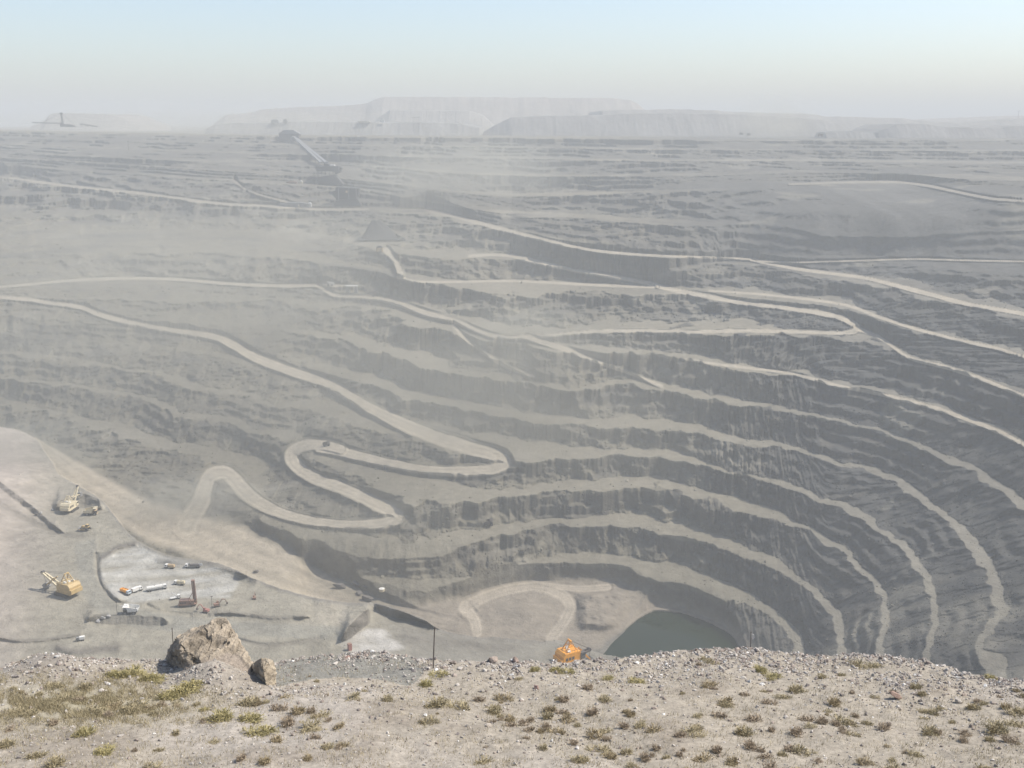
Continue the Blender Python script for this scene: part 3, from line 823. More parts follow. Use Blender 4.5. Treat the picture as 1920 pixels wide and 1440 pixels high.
# ---- single boulders big enough to point at
BOULDERS = [
 (1679,1306,26,(0.30,0.215,0.175),'wedge shaped reddish brown boulder, the largest on the right slope'),
 (1797,1315,14,(0.40,0.36,0.31),'pale angular boulder right of the reddish brown wedge'),
 (1393,1272,10,(0.50,0.46,0.41),'pale upright stone among green tufts on the upper right slope'),
 (1487,1363,9,(0.62,0.60,0.56),'white stone at the foot of a brown shrub on the right slope'),
 (966,1242,15,(0.33,0.255,0.215),'reddish stone standing on the crest left of the yellow excavator'),
 (925,1240,16,(0.34,0.28,0.235),'broad brown stone on the crest, left of the smaller reddish one'),
 (850,1248,13,(0.27,0.23,0.20),'dark brown stone near the crest just right of the tall post'),
 (1005,1285,10,(0.28,0.19,0.165),'small dark red stone alone on bare ground below the crest'),
 (916,1361,10,(0.42,0.37,0.31),'small flat tan stone on bare ground in the middle foreground'),
 (1076,1384,9,(0.48,0.42,0.35),'small pale tan stone among shrubs in the middle foreground'),
 (798,1343,8,(0.60,0.57,0.53),'small white stone with dark side, on bare middle slope'),
 (548,1382,8,(0.26,0.22,0.19),'small dark stone among shrubs on the left middle slope'),
 (191,1303,10,(0.55,0.50,0.45),'pale stone lying in the dry grass on the left'),
 (77,1272,11,(0.42,0.38,0.33),'grey stone at the foot of the stony mound on the left'),
 (1083,1402,10,(0.54,0.50,0.46),'whitish flat stone near the lower middle edge'),
 (652,1240,9,(0.33,0.22,0.18),'reddish stone on the crest of the grey gravel bank'),
]
for u, v, px, c, lab in BOULDERS:
    rng = np.random.default_rng(int(u))
    p = fpt(u, v)
    r = px / fscale(p) * 0.56
    vs0, fs0 = stone_shape(2, rng)
    if px > 20:
        vs0 = vs0 * (1.15, 0.8, 0.7) + np.stack([0 * vs0[:, 0], 0 * vs0[:, 0], -0.38 * vs0[:, 0]], 1)
    o = tri_mesh('boulder', vs0 * r, fs0, M_STONE, np.array(c) * np.ones((len(vs0), 1)))
    o.location = p + Vector((0, 0, r * 0.4))
    o.rotation_euler = (0.1, 0.2, rng.uniform(-0.4, 0.4))
    tag(link(o), lab, 'boulder', 'single boulders on the near slope')

# ---- shrubs
def plant_mat(name, a, b):
    m = bpy.data.materials.new(name)
    m.use_nodes = True
    nt = m.node_tree
    p = nt.nodes['Principled BSDF']
    p.inputs['Roughness'].default_value = 0.9
    p.inputs['Specular IOR Level'].default_value = 0.08
    oi = nt.nodes.new('ShaderNodeTexCoord')
    no = nt.nodes.new('ShaderNodeTexNoise')
    no.inputs['Scale'].default_value = 7.0
    nt.links.new(oi.outputs['Object'], no.inputs['Vector'])
    cr = nt.nodes.new('ShaderNodeValToRGB')
    cr.color_ramp.elements[0].position, cr.color_ramp.elements[1].position = 0.35, 0.68
    cr.color_ramp.elements[0].color, cr.color_ramp.elements[1].color = (*a, 1), (*b, 1)
    nt.links.new(no.outputs[0], cr.inputs[0])
    nt.links.new(cr.outputs[0], p.inputs['Base Color'])
    return m
PM = {'brown': plant_mat('dry_brown_twigs', (0.31, 0.25, 0.18), (0.43, 0.35, 0.26)),
      'straw': plant_mat('straw_twigs', (0.31, 0.26, 0.16), (0.43, 0.37, 0.24)),
      'olive': plant_mat('olive_twigs', (0.31, 0.25, 0.155), (0.43, 0.355, 0.23)),
      'green': plant_mat('green_tuft', (0.31, 0.27, 0.13), (0.43, 0.37, 0.19))}

def shrub_mesh(kind, seed, n, spread, height):
    rng = np.random.default_rng(seed)
    V_, F_ = [], []
    lobes = [(rng.uniform(-.5, .5) * spread, rng.uniform(-.35, .35) * spread, rng.uniform(.55, 1)) for _ in range(4)]
    for i in range(n):
        lx, ly, lh = lobes[rng.integers(4)]
        a = rng.uniform(0, 2 * math.pi)
        lean = rng.random() ** 0.6
        b0 = np.array([lx, ly, 0]) + np.array([math.cos(a), math.sin(a), 0]) * spread * 0.12 * rng.random()
        h = height * lh * rng.uniform(0.55, 1.0) * (1 - 0.45 * lean ** 2)
        tip = b0 + np.array([math.cos(a) * spread * 0.5 * lean, math.sin(a) * spread * 0.5 * lean, h])
        mid = (b0 + tip) / 2 + np.array([math.cos(a), math.sin(a), 0.6]) * 0.06 * spread
        wv = np.array([-math.sin(a + 0.8), math.cos(a + 0.8), rng.uniform(-0.3, 0.3)]) * rng.uniform(0.007, 0.016)
        k = len(V_)
        V_ += [b0 - wv, b0 + wv, mid - wv, mid + wv, tip]
        F_ += [(k, k + 1, k + 3), (k, k + 3, k + 2), (k + 2, k + 3, k + 4)]
        for _ in range(2):                              # side twigs
            t0 = mid + (tip - mid) * rng.uniform(-0.3, 0.7)
            dirv = rng.normal(size=3) * (1, 1, 0.5) + (0, 0, 0.5)
            t1 = t0 + dirv / np.linalg.norm(dirv) * height * rng.uniform(0.12, 0.28)
            w2 = rng.normal(size=3) * 0.011
            k = len(V_)
            V_ += [t0 - w2, t0 + w2, t1]
            F_.append((k, k + 1, k + 2))
    o = tri_mesh('shrub_' + kind, np.array(V_), np.array(F_), PM[kind])
    return o.data
SHRUB = {}
for kk, (n, sp, ht) in {'brown': (150, 0.62, 0.52), 'straw': (190, 0.75, 0.36), 'olive': (170, 0.66, 0.46), 'green': (240, 0.85, 0.34)}.items():
    SHRUB[kk] = [shrub_mesh(kk, 50 + i * 7 + len(kk), n, sp, ht) for i in range(4)]

# photo position, height in photo pixels, kind
PLANTS = [
 (1105,1288,24,'brown'),(897,1304,22,'brown'),(947,1303,24,'olive'),(920,1330,22,'straw'),(1060,1310,26,'brown'),(1027,1324,24,'olive'),(1052,1330,22,'brown'),
 (1107,1334,30,'brown'),(1137,1308,17,'straw'),(960,1346,24,'olive'),(955,1358,18,'brown'),(920,1351,16,'brown'),(990,1346,20,'brown'),(1020,1362,24,'brown'),
 (1040,1368,24,'olive'),(1062,1345,22,'olive'),(1025,1340,20,'straw'),(990,1368,20,'brown'),(1117,1378,30,'olive'),(1140,1383,20,'brown'),(1167,1364,22,'brown'),
 (1185,1340,22,'olive'),(1225,1372,26,'olive'),(1205,1424,28,'brown'),(1145,1420,20,'olive'),(1090,1428,18,'straw'),(1020,1406,14,'straw'),(855,1322,26,'straw'),
 (817,1326,24,'straw'),(795,1281,16,'green'),(820,1264,14,'green'),(1052,1259,18,'green'),(1035,1258,13,'green'),(1007,1259,12,'green'),(1190,1276,14,'green'),(1140,1272,12,'green'),
 (1422,1260,16,'green'),(1453,1268,16,'green'),(1495,1290,22,'straw'),(1446,1316,24,'brown'),(1414,1345,28,'brown'),(1545,1269,16,'straw'),(1570,1318,26,'olive'),
 (1516,1346,24,'brown'),(1545,1352,26,'brown'),(1580,1352,24,'straw'),(1658,1362,26,'brown'),(1580,1371,20,'brown'),(1499,1371,28,'brown'),(1449,1364,20,'brown'),
 (1346,1340,24,'brown'),(1332,1288,22,'olive'),(1357,1316,24,'olive'),(1389,1370,26,'straw'),(1400,1398,28,'brown'),(1421,1402,22,'brown'),(1481,1398,24,'brown'),
 (1506,1404,22,'straw'),(1343,1410,26,'brown'),(1318,1424,24,'olive'),(1375,1430,26,'olive'),(1442,1440,36,'brown'),(1736,1370,26,'straw'),(1761,1371,20,'brown'),
 (1811,1373,24,'brown'),(1857,1372,34,'straw'),(1860,1270,14,'green'),(1821,1325,18,'straw'),(1882,1328,22,'olive'),(1906,1337,24,'straw'),(1605,1249,20,'straw'),
 (1637,1250,16,'straw'),(1896,1392,26,'brown'),(1304,1376,26,'straw'),(1272,1382,22,'brown'),(1275,1420,20,'brown'),
 (230,1274,26,'green'),(248,1270,22,'green'),(214,1275,18,'green'),(287,1279,20,'green'),(300,1281,18,'green'),(270,1280,16,'green'),(337,1306,30,'green'),(352,1303,26,'green'),(322,1312,22,'green'),
 (303,1325,20,'brown'),(217,1330,26,'olive'),(403,1354,28,'green'),(380,1358,14,'brown'),(163,1386,22,'green'),(470,1324,24,'straw'),(485,1324,20,'olive'),(527,1336,26,'brown'),
 (563,1341,26,'olive'),(585,1340,24,'brown'),(477,1355,24,'green'),(533,1362,34,'brown'),(483,1381,26,'green'),(580,1371,28,'straw'),(520,1396,26,'olive'),(203,1418,22,'green'),
 (330,1380,14,'straw'),(400,1394,14,'straw'),(103,1360,24,'brown'),(17,1368,20,'brown'),(10,1398,26,'straw'),(110,1440,26,'straw'),(450,1434,24,'brown'),(500,1440,26,'olive'),
 (240,1336,26,'straw'),(200,1346,22,'brown'),(180,1340,22,'straw'),(150,1322,22,'brown'),(120,1320,20,'straw'),(160,1300,20,'straw'),(100,1296,18,'straw'),(60,1345,20,'straw'),(30,1340,20,'straw'),
 (260,1325,20,'straw'),(280,1330,20,'olive'),(605,1350,18,'straw'),(632,1372,20,'olive'),(590,1392,20,'brown'),(610,1410,18,'straw'),(660,1318,16,'straw'),(720,1318,16,'straw'),(640,1405,20,'olive'),
]
rngp = np.random.default_rng(77)
while len(PLANTS) < 250:
    u = rngp.uniform(-20, 1940)
    cv = float(np.interp(u, FU, crest_v))
    v = rngp.uniform(cv + 18, 1452)
    dens = 0.25 + 0.9 * (u > 800) * (v > 1290) + 0.5 * (u < 620) * (v > 1300) * (v < 1360) + 0.35 * (u > 560) * (u < 720)
    dens *= 0.25 if (300 < u < 520 and v < 1320) else 1
    dens *= 0.2 if (330 < u < 860 and v > 1395) else 1
    if rngp.random() < dens:
        kk = rngp.choice(['brown', 'straw', 'olive', 'green'], p=[.32, .48, .18, .02])
        PLANTS.append((u, v, rngp.uniform(9, 20) * (0.8 + 0.35 * (v > 1350)), kk))
KIND_WORDS = {'brown': 'dry brown twiggy shrub', 'straw': 'pale straw coloured tuft', 'olive': 'dull olive dry shrub', 'green': 'yellow green tuft'}
def zone(u, v, cv):
    if v - cv < 45: a = 'near the crest'
    elif v < 1365: a = 'on mid slope'
    else: a = 'low on the slope'
    b = 'at the left' if u < 300 else 'below the rock outcrop' if u < 640 else 'in the bare middle' if u < 880 else 'below the yellow excavator' if u < 1220 else 'on the right' if u < 1600 else 'at the far right'
    return a + ' ' + b
for u, v, h, kk in PLANTS:
    p = fpt(u, v)
    o = bpy.data.objects.new('shrub' if kk in ('brown', 'olive') else 'grass_tuft', SHRUB[kk][rngp.integers(4)])
    ht = {'brown': 0.52, 'straw': 0.36, 'olive': 0.46, 'green': 0.34}[kk]
    s = 0.70 * h / fscale(p) / ht
    o.scale = (s * rngp.uniform(0.9, 1.3), s * rngp.uniform(0.9, 1.2), s)
    o.location = p - Vector((0, 0, 0.02))
    o.rotation_euler = (0, 0, rngp.uniform(0, 6.28))
    size = 'small ' if h < 18 else 'large ' if h > 25 else ''
    tag(link(o), size + KIND_WORDS[kk] + ' ' + zone(u, v, float(np.interp(u, FU, crest_v))), 'shrub' if kk in ('brown', 'olive') else 'grass tuft', 'shrubs and tufts on the near slope')

# ---- thin dry grass
def make_grass(n, seed):
    rng = np.random.default_rng(seed)
    u = np.concatenate([rng.normal(130, 130, n // 2), rng.uniform(-40, 1960, n - n // 2)])
    cv = np.interp(u, FU, crest_v)
    v = np.concatenate([rng.normal(1318, 22, n // 2), cv[n // 2:] + (1470 - cv[n // 2:]) * rng.random(n - n // 2)])
    dn = vnoise(u / 34, v / 12, 501) * 0.6 + vnoise(u / 12, v / 6, 502) * 0.4
    ok = (v > cv + 6) & (dn > rng.uniform(-0.35, 0.55, n)) & ~((u > 300) & (u < 500) & (v < 1300))
    u, v = u[ok], v[ok]
    P = fground(u, v)
    m = len(P)
    a = rng.uniform(0, 6.28, m)
    h = rng.uniform(0.05, 0.19, m)
    w = np.stack([np.cos(a), np.sin(a), 0 * a], 1) * 0.009
    tip = P + np.stack([rng.normal(0, .05, m), rng.normal(0, .05, m), h], 1)
    VV = np.stack([P - w, P + w, tip], 1).reshape(-1, 3)
    FF = np.arange(3 * m).reshape(-1, 3)
    return tag(link(tri_mesh('dry_grass', VV, FF, PM['straw'])), kind='stuff')
make_grass(130000, 9)

# ---- posts
def tube(bm, a, b, r0, r1=None, seg=8):
    a, b = Vector(a), Vector(b)
    r1 = r0 if r1 is None else r1
    q = (b - a).to_track_quat('Z', 'Y')
    rings = []
    for p, r in ((a, r0), (b, r1)):
        rings.append([bm.verts.new(p + q @ Vector((r * math.cos(2 * math.pi * k / seg), r * math.sin(2 * math.pi * k / seg), 0))) for k in range(seg)])
    for k in range(seg):
        bm.faces.new((rings[0][k], rings[0][(k + 1) % seg], rings[1][(k + 1) % seg], rings[1][k]))
    bm.faces.new(rings[0][::-1]); bm.faces.new(rings[1])

def bm_obj(name, bm, material, parent=None):
    bmesh.ops.recalc_face_normals(bm, faces=bm.faces)
    me = bpy.data.meshes.new(name)
    bm.to_mesh(me); bm.free()
    me.materials.append(material)
    return link(bpy.data.objects.new(name, me), parent)

M_POST = mat('weathered_post', (0.17, 0.15, 0.135), 0.8, vary=0.3, nscale=8)
M_RAG = mat('pale_rag', (0.62, 0.60, 0.56), 0.9)
def post(u, v0, v1, lean, r, label, rag=False, y=None):
    p = fpt(u, v0)
    h = (v0 - v1) / fscale(p) / 0.9
    o = bpy.data.objects.new('marker_post', None)
    o.location = p
    link(o)
    bm = bmesh.new()
    tube(bm, (0, 0, -0.2), (lean * h * 0.5, 0, h * 0.5), r, r * 0.95)
    tube(bm, (lean * h * 0.5, 0, h * 0.5), (lean * h, 0.02, h), r * 0.95, r * 0.8)
    bm_obj('pole', bm, M_POST, o)
    bm = bmesh.new()                                    # short insulator / cap
    tube(bm, (lean * h, 0.02, h), (lean * h, 0.02, h + 0.06), r * 1.25, r * 0.9)
    bm_obj('cap', bm, M_POST, o)
    if rag:
        bm = bmesh.new()
        pts = [(0, 0), (0.13, -0.04), (0.17, -0.2), (0.09, -0.3), (0.12, -0.38), (0.02, -0.22)]
        fr = [bm.verts.new((lean * h + r + x, -0.012 + 0.03 * math.sin(9 * z), h - 0.05 + z)) for x, z in pts]
        bk = [bm.verts.new((lean * h + r + x, 0.012 + 0.03 * math.sin(9 * z), h - 0.05 + z)) for x, z in pts]
        bm.faces.new(fr); bm.faces.new(bk[::-1])
        for i in range(6):
            bm.faces.new((fr[i], bk[i], bk[(i + 1) % 6], fr[(i + 1) % 6]))
        bm_obj('rag', bm, M_RAG, o)
    return tag(o, label, 'post')
post(812, 1254, 1180, 0.055, 0.034, 'tall thin leaning post at the crest left of the yellow excavator')
post(327, 1240, 1178, 0.01, 0.022, 'thin post rising behind the left edge of the rock outcrop')
post(1407, 1219, 1188, -0.02, 0.024, 'short post with a pale rag on the stony crest at the right', True)
# ------------------------------------------------------------------ machines and buildings
class MB:
    def __init__(self): self.bm = bmesh.new()
    def box(self, c, s, rot=(0, 0, 0), taper=1.0, tx=None):
        """centre, size; taper shrinks the top in y (and x by tx)"""
        tx = taper if tx is None else tx
        R = Matrix.Rotation(rot[2], 3, 'Z') @ Matrix.Rotation(rot[1], 3, 'Y') @ Matrix.Rotation(rot[0], 3, 'X')
        vs_ = []
        for z in (-.5, .5):
            for x, y in ((-.5, -.5), (.5, -.5), (.5, .5), (-.5, .5)):
                k, kx = (taper, tx) if z > 0 else (1, 1)
                vs_.append(self.bm.verts.new(Vector(c) + R @ Vector((x * s[0] * kx, y * s[1] * k, z * s[2]))))
        for f_ in ((3, 2, 1, 0), (4, 5, 6, 7), (0, 1, 5, 4), (1, 2, 6, 5), (2, 3, 7, 6), (3, 0, 4, 7)):
            self.bm.faces.new([vs_[i] for i in f_])
        return self
    def bar(self, a, b, w, h=None):
        a, b = Vector(a), Vector(b)
        h = h or w
        d = b - a
        q = d.to_track_quat('Z', 'Y')
        vs_ = []
        for p in (a, b):
            for x, y in ((-w, -h), (w, -h), (w, h), (-w, h)):
                vs_.append(self.bm.verts.new(p + q @ Vector((x / 2, y / 2, 0))))
        for f_ in ((3, 2, 1, 0), (4, 5, 6, 7), (0, 1, 5, 4), (1, 2, 6, 5), (2, 3, 7, 6), (3, 0, 4, 7)):
            self.bm.faces.new([vs_[i] for i in f_])
        return self
    def cyl(self, a, b, r, r1=None, seg=14):
        tube(self.bm, a, b, r, r1, seg); return self
    def prism(self, prof, y0, y1):
        """profile in x,z extruded over y"""
        A = [self.bm.verts.new((x, y0, z)) for x, z in prof]
        B = [self.bm.verts.new((x, y1, z)) for x, z in prof]
        self.bm.faces.new(A); self.bm.faces.new(B[::-1])
        n = len(prof)
        for i in range(n):
            self.bm.faces.new((A[i], B[i], B[(i + 1) % n], A[(i + 1) % n]))
        return self
    def lattice(self, a, b, w0, w1, n, t):
        """four-chord lattice beam"""
        a, b = Vector(a), Vector(b)
        q = (b - a).to_track_quat('Z', 'Y')
        def cor(k, s):
            w = w0 + (w1 - w0) * s
            sx, sy = ((-1, -1), (1, -1), (1, 1), (-1, 1))[k]
            return a + (b - a) * s + q @ Vector((sx * w / 2, sy * w / 2, 0))
        for k in range(4):
            self.bar(cor(k, 0), cor(k, 1), t)
            for i in range(n):
                s0, s1 = i / n, (i + 1) / n
                self.bar(cor(k, s0), cor((k + 1) % 4, s1), t * 0.6)
                self.bar(cor(k, s1), cor((k + 1) % 4, s1), t * 0.6)
        return self
    def build(self, name, material, parent=None, bevel=0.0):
        if bevel:
            bmesh.ops.bevel(self.bm, geom=list(self.bm.edges), offset=bevel, segments=1, affect='EDGES', clamp_overlap=True)
        return bm_obj(name, self.bm, material, parent)

def paint(name, c, rough=0.55, vary=0.22):
    return mat(name, c, rough, vary=vary, nscale=0.9, spec=0.3)
P_YEL = paint('dusty_yellow_paint', (0.46, 0.33, 0.15)); P_ORA = paint('orange_yellow_paint', (0.74, 0.32, 0.035), 0.4)
P_CRM = paint('cream_paint', (0.60, 0.52, 0.36)); P_WHT = paint('dusty_white_paint', (0.68, 0.66, 0.61))
P_TAN = paint('tan_paint', (0.50, 0.37, 0.22)); P_DRK = paint('dark_steel', (0.075, 0.07, 0.065)); P_GRY = paint('grey_steel', (0.22, 0.215, 0.205))
P_RUS = paint('rust_red_paint', (0.27, 0.165, 0.12)); P_RED = paint('red_paint', (0.33, 0.15, 0.12)); P_TYR = paint('tyre_rubber', (0.04, 0.038, 0.036), 0.9)
P_GLS = mat('cab_glass', (0.03, 0.035, 0.04), 0.15, spec=0.6); P_BLK = paint('brown_black_steel', (0.11, 0.095, 0.085)); P_BLU = paint('pale_blue_paint', (0.50, 0.56, 0.60))

def thing(name, label, cat, loc, heading=0.0, scale=1.0, group=None, sink=0.15):
    o = bpy.data.objects.new(name, None)
    o.location = Vector(loc) - Vector((0, 0, sink))
    o.rotation_euler = (0, 0, math.radians(heading))
    o.scale = (scale,) * 3
    o.empty_display_size = 0.5
    link(o)
    return tag(o, label, cat, group)

def crawler(parent, L, w, h, y, m=None):
    r = h / 2
    prof = [(-L / 2 + r - r * math.sin(a), r - r * math.cos(a)) for a in np.linspace(0, math.pi, 7)] + [(L / 2 - r + r * math.sin(a), r + r * math.cos(a)) for a in np.linspace(0, math.pi, 7)]
    mb = MB().prism(prof, y - w / 2, y + w / 2)
    for k in range(int(L / 0.8)):
        x = -L / 2 + r + k * (L - 2 * r) / int(L / 0.8)
        mb.box((x, y, h + 0.04), (0.35, w * 1.06, 0.1))
    return mb.build('crawler_track', m or P_DRK, parent)

def rope_shovel(label, loc, heading, scale, m, m2, boom_up=35, reach=1.0):
    t = thing('rope_shovel', label, 'excavator', loc, heading, scale, 'rope shovels in the pit')
    for s in (-1, 1): crawler(t, 9.4, 1.7, 2.1, s * 3.3)
    MB().box((0, 0, 1.3), (6.4, 5.2, 1.3)).cyl((0, 0, 1.9), (0, 0, 2.6), 2.7, seg=20).build('undercarriage', P_DRK, t)
    h = MB().box((-2.6, 0, 2.85), (11.4, 8.0, 0.5))
    h.prism([(-7.9, 3.1), (1.6, 3.1), (2.4, 4.2), (1.9, 7.6), (-6.6, 8.0), (-7.9, 6.6)], -3.7, 3.7)
    house = h.build('house', m, t)
    for x in (-6.0, -4.2, -2.4): MB().box((x, -3.75, 5.2), (1.2, 0.12, 1.5)).build('louvre', P_DRK, house)
    for y in (-2.2, -0.2, 1.8): MB().box((-3.0 + y * 0.4, y, 8.15), (1.5, 1.1, 0.7)).build('roof_vent', P_WHT, house)
    rl = MB()
    for y in (-3.6, 3.6):
        rl.bar((-7.6, y, 8.9), (1.6, y, 8.9), 0.09)
        for x in np.linspace(-7.6, 1.6, 7): rl.bar((x, y, 7.6), (x, y, 8.9), 0.08)
    rl.build('railing', m2, house)
    MB().box((-8.4, 0, 4.2), (1.2, 7.2, 2.2)).build('counterweight', m, t)
    c = MB().box((3.2, -3.0, 5.0), (2.6, 2.0, 3.2)).build('cab', m2, t)
    MB().box((3.6, -3.0, 5.6), (1.95, 2.08, 1.1)).build('window', P_GLS, c)
    g = MB()
    for y in (-1.9, 1.9):
        g.bar((0.8, y, 7.4), (-2.0, y * 0.6, 12.6), 0.4); g.bar((-5.6, y, 7.4), (-2.0, y * 0.6, 12.6), 0.4); g.bar((-0.6, y * .8, 10.0), (-3.8, y * .8, 10.0), 0.25)
    g.bar((-2.0, -1.4, 12.6), (-2.0, 1.4, 12.6), 0.6)
    g.build('gantry', m, t)
    a = math.radians(boom_up)
    L = 15.5 * reach
    foot, tip = Vector((2.6, 0, 3.4)), Vector((2.6 + L * math.cos(a), 0, 3.4 + L * math.sin(a)))
    b = MB()
    for y in (-1, 1):
        b.bar(foot + Vector((0, 1.5 * y, 0)), tip + Vector((0, 0.55 * y, 0)), 0.75, 0.95)
    for k in range(1, 6):
        p = foot.lerp(tip, k / 6); w = 1.5 - 0.95 * k / 6
        b.bar(p - Vector((0, w, 0)), p + Vector((0, w, 0)), 0.35)
    boom = b.build('boom', m2, t)
    MB().cyl(tip + Vector((0, -.75, 0)), tip + Vector((0, .75, 0)), 0.95).build('sheave', P_DRK, boom)
    cb = MB()
    for y in (-.6, .6): cb.bar(tip + Vector((0, y, .5)), (-2.0, y * 1.6, 12.6), 0.1)
    cb.build('suspension_cable', P_DRK, boom)
    mid = foot.lerp(tip, 0.48)
    d = Vector((math.cos(a - 1.05), 0, math.sin(a - 1.05)))
    s0, s1 = mid - d * 3.5, mid + d * 5.6
    st = MB()
    for y in (-.95, .95): st.bar(s0 + Vector((0, y, .2)), s1 + Vector((0, y, .2)), 0.45, 0.6)
    st.build('dipper_stick', m, t)
    k = MB()
    e = s1 + d * 1.2
    q = Vector((0, 1, 0)).cross(d)
    def pt(f_, s_, y): return e + d * f_ + q * s_ + Vector((0, y, 0))
    for y0, y1 in ((-1.5, -1.25), (1.25, 1.5)):
        for pts in ([(-1.3, -1.2), (1.5, -1.4), (1.5, 1.2), (-1.3, 1.2)],):
            A = [k.bm.verts.new(pt(f_, s_, y0)) for f_, s_ in pts]; B = [k.bm.verts.new(pt(f_, s_, y1)) for f_, s_ in pts]
            k.bm.faces.new(A); k.bm.faces.new(B[::-1])
            for i in range(4): k.bm.faces.new((A[i], B[i], B[(i + 1) % 4], A[(i + 1) % 4]))
    k.bar(pt(-1.25, -1.2, 0), pt(-1.25, 1.2, 0), 3.0, 0.25); k.bar(pt(-1.3, -1.3, 0), pt(1.6, -1.4, 0), 3.0, 0.25); k.bar(pt(-1.3, 1.2, 0), pt(1.4, 1.2, 0), 3.0, 0.25)
    for y in (-1.1, -.4, .4, 1.1): k.bar(pt(1.5, 1.2, y), pt(2.1, 1.25, y), 0.3)
    k.build('bucket', P_GRY, t)
    MB().bar(tip + Vector((0, 0, -.8)), e + Vector((0, 0, 1.2)), 0.14).build('hoist_rope', P_DRK, t)
    ld = MB()
    for y in (-3.9, -4.5): ld.bar((-1.4, y, 0.6), (-3.4, y, 3.1), 0.1)
    for i in range(7): ld.bar((-1.4 - .29 * i, -3.9, .6 + .36 * i), (-1.4 - .29 * i, -4.5, .6 + .36 * i), 0.08)
    ld.build('ladder', P_GRY, t)
    return t

def wheel(parent, x, y, r, w, rim=True):
    wo = MB().cyl((x, y - w / 2, r), (x, y + w / 2, r), r, seg=18).build('wheel', P_TYR, parent)
    s = 1 if y > 0 else -1
    if rim: MB().cyl((x, y + s * (w / 2 - .02), r), (x, y + s * (w / 2 + .06), r), r * 0.55, seg=12).build('rim', P_GRY, wo)
    return wo

def haul_truck(label, loc, heading, scale, m, mb_, group='haul trucks in the pit'):
    t = thing('haul_truck', label, 'haul truck', loc, heading, scale, group)
    MB().box((0, 0, 1.9), (8.6, 2.6, 0.9)).box((4.2, 0, 1.5), (1.2, 4.6, 0.9)).build('chassis', m, t)
    MB().box((3.6, 0, 2.9), (2.0, 3.0, 1.9)).box((4.65, 0, 2.7), (0.1, 2.4, 1.6)).build('grille', P_DRK, t)
    dk = MB().box((3.3, 0, 3.9), (2.6, 5.2, 0.16)).build('deck', m, t)
    rl = MB()
    for y in (-2.5, 2.5): rl.bar((2.1, y, 4.8), (4.5, y, 4.8), 0.07); rl.bar((4.5, y, 3.9), (4.5, y, 4.8), 0.07)
    rl.bar((4.5, -2.5, 4.8), (4.5, 2.5, 4.8), 0.07); rl.build('railing', P_WHT, dk)
    c = MB().box((3.0, 1.3, 4.7), (1.8, 1.6, 1.5), taper=0.9).build('cab', m, t)
    MB().box((3.35, 1.3, 4.85), (1.2, 1.63, 0.7)).build('window', P_GLS, c)
    bed = MB()
    prof = [(-5.0, 3.3), (-3.4, 2.55), (1.4, 2.5), (2.0, 5.35), (4.7, 5.7), (4.7, 5.95), (1.5, 5.75), (-4.9, 4.6)]
    bed.prism(prof, -3.05, -2.8).prism(prof, 2.8, 3.05)
    for (xa, za), (xb, zb) in zip(prof[:5], prof[1:6]):
        bed.bar((xa, 0, za), (xb, 0, zb), 5.6, 0.16)
    for x in (-3.2, -1.6, 0.0): bed.box((x, -3.12, 3.9), (0.25, 0.12, 2.0)).box((x, 3.12, 3.9), (0.25, 0.12, 2.0))
    bed.build('dump_bed', mb_, t)
    for y in (-2.3, 2.3): wheel(t, 3.2, y, 1.35, 1.0)
    for y in (-2.5, -1.5, 1.5, 2.5): wheel(t, -2.3, y, 1.35, 0.95, abs(y) > 2)
    for y in (-1.7, 1.7): MB().box((4.85, y, 2.0), (0.1, 0.5, 0.3)).build('headlight', P_WHT, t)
    return t

